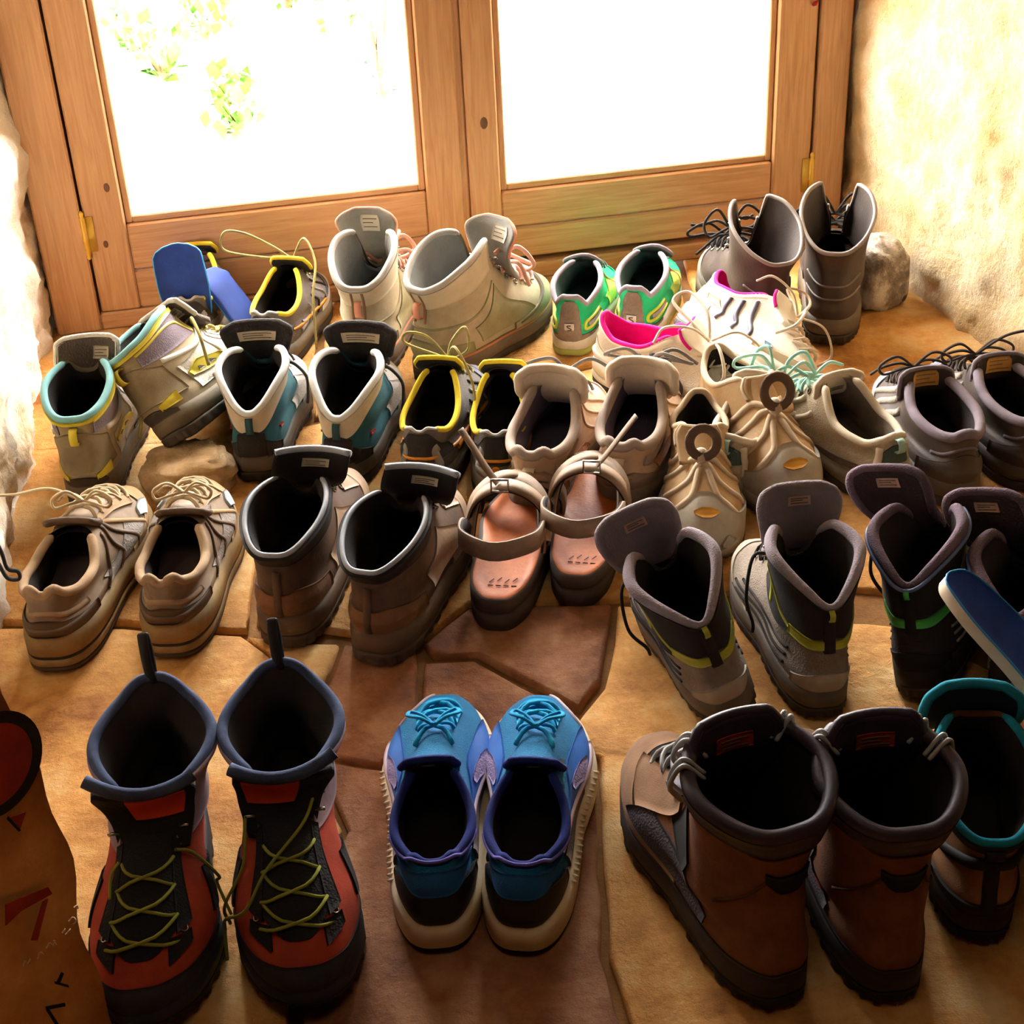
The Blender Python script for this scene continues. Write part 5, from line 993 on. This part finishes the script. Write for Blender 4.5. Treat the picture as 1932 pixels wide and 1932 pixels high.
insole('blue insole standing upright out of the grey shoe by the window', [M1 @ Vector(p) for p in ((-.004, .075, .050), (-.004, .045, .060), (-.004, .030, .085), (-.006, .030, .115), (-.010, .040, .150), (-.012, .048, .172))], [(0, .024), (.15, .030), (.6, .040), (.85, .038), (.96, .024), (1, .006)], (1, 0, 0), bi, be_)
insole('blue insole bridging the two grey shoes by the window', [aty(393, 508, 2.415), aty(412, 530, 2.40), aty(440, 565, 2.39), aty(465, 600, 2.375), aty(480, 622, 2.37)], [(0, .014), (.2, .030), (.8, .030), (1, .02)], (.35, .9, .15), bi, be_)
insole('blue insole with pale foam edge sticking out at the right edge', [aty(1782, 1090, 1.30), aty(1806, 1112, 1.29), aty(1858, 1168, 1.27), aty(1935, 1250, 1.24), aty(2005, 1340, 1.21), aty(2040, 1400, 1.19)], [(0, .003), (.04, .012), (.15, .022), (.4, .032), (.8, .036), (1, .03)], (-.65, -.79, .12), bd_, bw, t=.014)
# ------------------------------------------------------------------ cardboard and cord at the left edge
CE = at(228, 1945); CH_ = np.array([-.60, -.80, 0]); CU = np.array([-.055, .0, 1.0]); CN = np.cross(CH_, CU); CN /= np.linalg.norm(CN)
if CN[1] > 0: CN = -CN
def onc(px, py, d=0.):
    r = FW*F + RT*(px-966) + UP*(966-py); t = ((CE-CO)@CN)/(r@CN); return CO+r*t+CN*d
nr, nc = 26, 18; V = []
for k_ in (0, -.005):
    for i in range(nr):
        for j in range(nc):
            z = i/(nr-1); u = j/(nc-1); wob = .006*math.sin(z*9)+.004*math.sin(z*23+1)-.010*z*z
            V.append(CE+CU*.47*z+CH_*(.42*u+wob*(1-u))+CN*(k_+.006*math.sin(3*u+4*z)*u))
g = gridf(nr, nc); k = nr*nc; bd = list(range(nc))+[i*nc+nc-1 for i in range(1, nr)]+[(nr-1)*nc+j for j in range(nc-2, -1, -1)]+[i*nc for i in range(nr-2, 0, -1)]
MC = plaster('cardboard', '#b06a34', '#c48246', '#d29756', 9, 120, .15, .9)
cb = tag(mk('cardboard_sheet', V, g+[tuple(k+i for i in q[::-1]) for q in g]+[(bd[i], bd[(i+1) % len(bd)], k+bd[(i+1) % len(bd)], k+bd[i]) for i in range(len(bd))], MC), 'upright brown cardboard sheet with red ring print at the lower left', 'cardboard')
INK = mat('print_black', '#221712', 'cloth'); INR = mat('print_red', '#9c2a12', 'cloth', '#7c2010'); INW = mat('print_white', '#d8b890', 'cloth', '#b58d62')
def flatpoly(name, px, m, d=.0075):
    V = [onc(x, y, d) for x, y in px]; V += [onc(x, y, d-.001) for x, y in px]; n = len(px)
    return mk(name, V, [tuple(range(n))]+[(i, (i+1) % n, n+(i+1) % n, n+i) for i in range(n)], m, cb, smooth=False)
tt = np.linspace(0, 2*math.pi, 40)[:-1]; rc = onc(-24, 1440); e1 = CH_/np.linalg.norm(CH_); e2 = CU/np.linalg.norm(CU)
def disc(name, r0, r1, m, d):
    V = [rc+CN*d+(e1*math.cos(a)+e2*math.sin(a))*r for r in (r0, r1) for a in tt]; mk(name, V, gridf(2, len(tt), True), m, cb)
disc('printed_ring', .036, .046, INK, .0080); disc('printed_disc', .0, .036, INR, .0078)
flatpoly('printed_triangle', [(4, 1538), (38, 1526), (26, 1560)], INR)
flatpoly('printed_mark', [(4, 1534), (28, 1560), (24, 1563), (2, 1540)], INK, .0078)
flatpoly('printed_stroke', [(0, 1700), (80, 1668), (88, 1680), (30, 1712), (0, 1740)], INR)
flatpoly('printed_stroke', [(48, 1768), (70, 1695), (80, 1690), (60, 1768)], INR)
flatpoly('printed_stroke', [(92, 1845), (118, 1852), (120, 1857), (94, 1850)], INK); flatpoly('printed_stroke', [(97, 1846), (106, 1828), (110, 1830), (102, 1850)], INK)
flatpoly('printed_stroke', [(76, 1893), (112, 1886), (113, 1892), (77, 1899)], INK); flatpoly('printed_stroke', [(82, 1897), (100, 1925), (94, 1927), (77, 1900)], INK)
wl = []
for ch in (((52, 1812), (56, 1802), (60, 1808), (66, 1798)), ((80, 1798), (84, 1786), (90, 1790)), ((96, 1778), (102, 1768), (108, 1774), (112, 1764)), ((110, 1764), (114, 1772)), ((126, 1750), (132, 1742), (130, 1754), (142, 1742)), ((138, 1728), (146, 1720), (152, 1728), (146, 1734)), ((148, 1702), (154, 1698), (156, 1704))):
    wl.append(tube(crv([onc(x-20, y+4, .0076) for x, y in ch], 8), .0008, 4))
mk('printed_text', *join(wl), INW, cb)['kind'] = 'stuff'
P = [aty(a_, b_, 1.545) for a_, b_ in ((-20, 1000), (2, 1040), (14, 1072), (34, 1078), (36, 1092), (14, 1090), (-4, 1062), (-20, 1050))]
tag(mk('cord', *tube(crv(P, 40), .0035, 7, flat=.6), mat('black_lace', '')), 'black cord hanging against the left wall above the worn trainer', 'cord')
# ------------------------------------------------------------------ garden outside
GZ = -.15
tag(mk('ground', *boxm(-14, 14, 2.3, 22, GZ-.2, GZ), plaster('pale_gravel', '#b5ab98', '#c9c0ae', '#d6cfbf', 2, 90, .4), smooth=False), kind='structure')
LF = mat('leaf_green', '#5f9a3c', 'cloth', '#3f7428'); LF2 = mat('leaf_teal', '#57a878', 'cloth', '#3f8460'); BK = mat('bark', '#8a7560', 'leather')
def bush(px, py, h, r, m, n, label, seed, grp='bushes in the garden', nm='bush', cat='bush', ls=.03):
    c = at(px, py, GZ); rn = random.Random(seed); V = []; Fc = []
    for i in range(n):
        a = rn.uniform(0, 6.28); q = rn.random()**.5*r; z = rn.uniform(.02, 1)*h; q *= math.sin(math.pi*min(1, .25+.75*(1-z/h)))*.9+.1
        p = np.array([q*math.cos(a), q*math.sin(a), z]); d = np.array([rn.gauss(0, 1), rn.gauss(0, 1), rn.gauss(.4, 1)]); d /= np.linalg.norm(d); s_ = np.cross(d, [0.3, .2, 1]); s_ /= np.linalg.norm(s_); l = ls*rn.uniform(.6, 1.4); o = len(V)
        V += [p, p+d*l*.5+s_*l*.3, p+d*l, p+d*l*.5-s_*l*.3]; Fc.append((o, o+1, o+2, o+3))
    st = []
    for i in range(5):
        a = i*1.3; st.append(tube(crv([(0, 0, 0), (r*.2*math.cos(a), r*.2*math.sin(a), h*.4), (r*.45*math.cos(a), r*.45*math.sin(a), h*.8)], 6), [.012, .011, .009, .008, .006, .004], 5))
    t_ = tag(empty(nm, c), label, cat, grp); mk('stem', *join(st), BK, t_); mk('foliage', V, Fc, m, t_)['kind'] = 'stuff'
bush(350, 20, .5, .15, LF, 500, 'green bush outside behind the left end of the window', 1); bush(545, 14, .55, .16, LF, 600, 'green bush outside between two pale posts', 2)
bush(615, 28, .5, .12, LF, 420, 'lighter green bush outside right of the middle post', 3); bush(722, 190, .55, .13, LF2, 260, 'slim blue-green shrub outside beside the window mullion', 4)
bush(215, 40, .4, .15, LF2, 300, 'blue-green bush outside at the left window stile', 8)
for i, (x, y) in enumerate(((385, 75), (430, 200), (260, 110), (450, 250), (310, 150), (640, 55))): bush(x, y, .10, .09, LF, 60, 'tuft of grass on the pale gravel outside, ' + ('below the leftmost garden post', 'near the middle of the left pane', 'nearest to the left stile', 'lowest of all in the left pane', 'left of the middle tuft', 'below the rightmost garden post')[i], 20+i, 'grass tufts on the gravel', 'grass_tuft', 'grass', .05)
for i, (x, y) in enumerate(((405, 36), (482, 34), (640, 82))):
    c = at(x, y, GZ); V, Fc = tube([(0, 0, 0), (0, 0, .7), (0, 0, 1.35), (0, 0, 1.4)], [.035, .034, .033, .018], 10)
    tag(mk('garden_post', V, Fc, mat('grey_post', '#b5aca0', 'leather'), loc=tuple(c)), ('pale garden post outside, %s' % ('between the leftmost bushes', 'in front of the middle bush', 'nearest to the window mullion')[i]), 'post', 'garden posts')
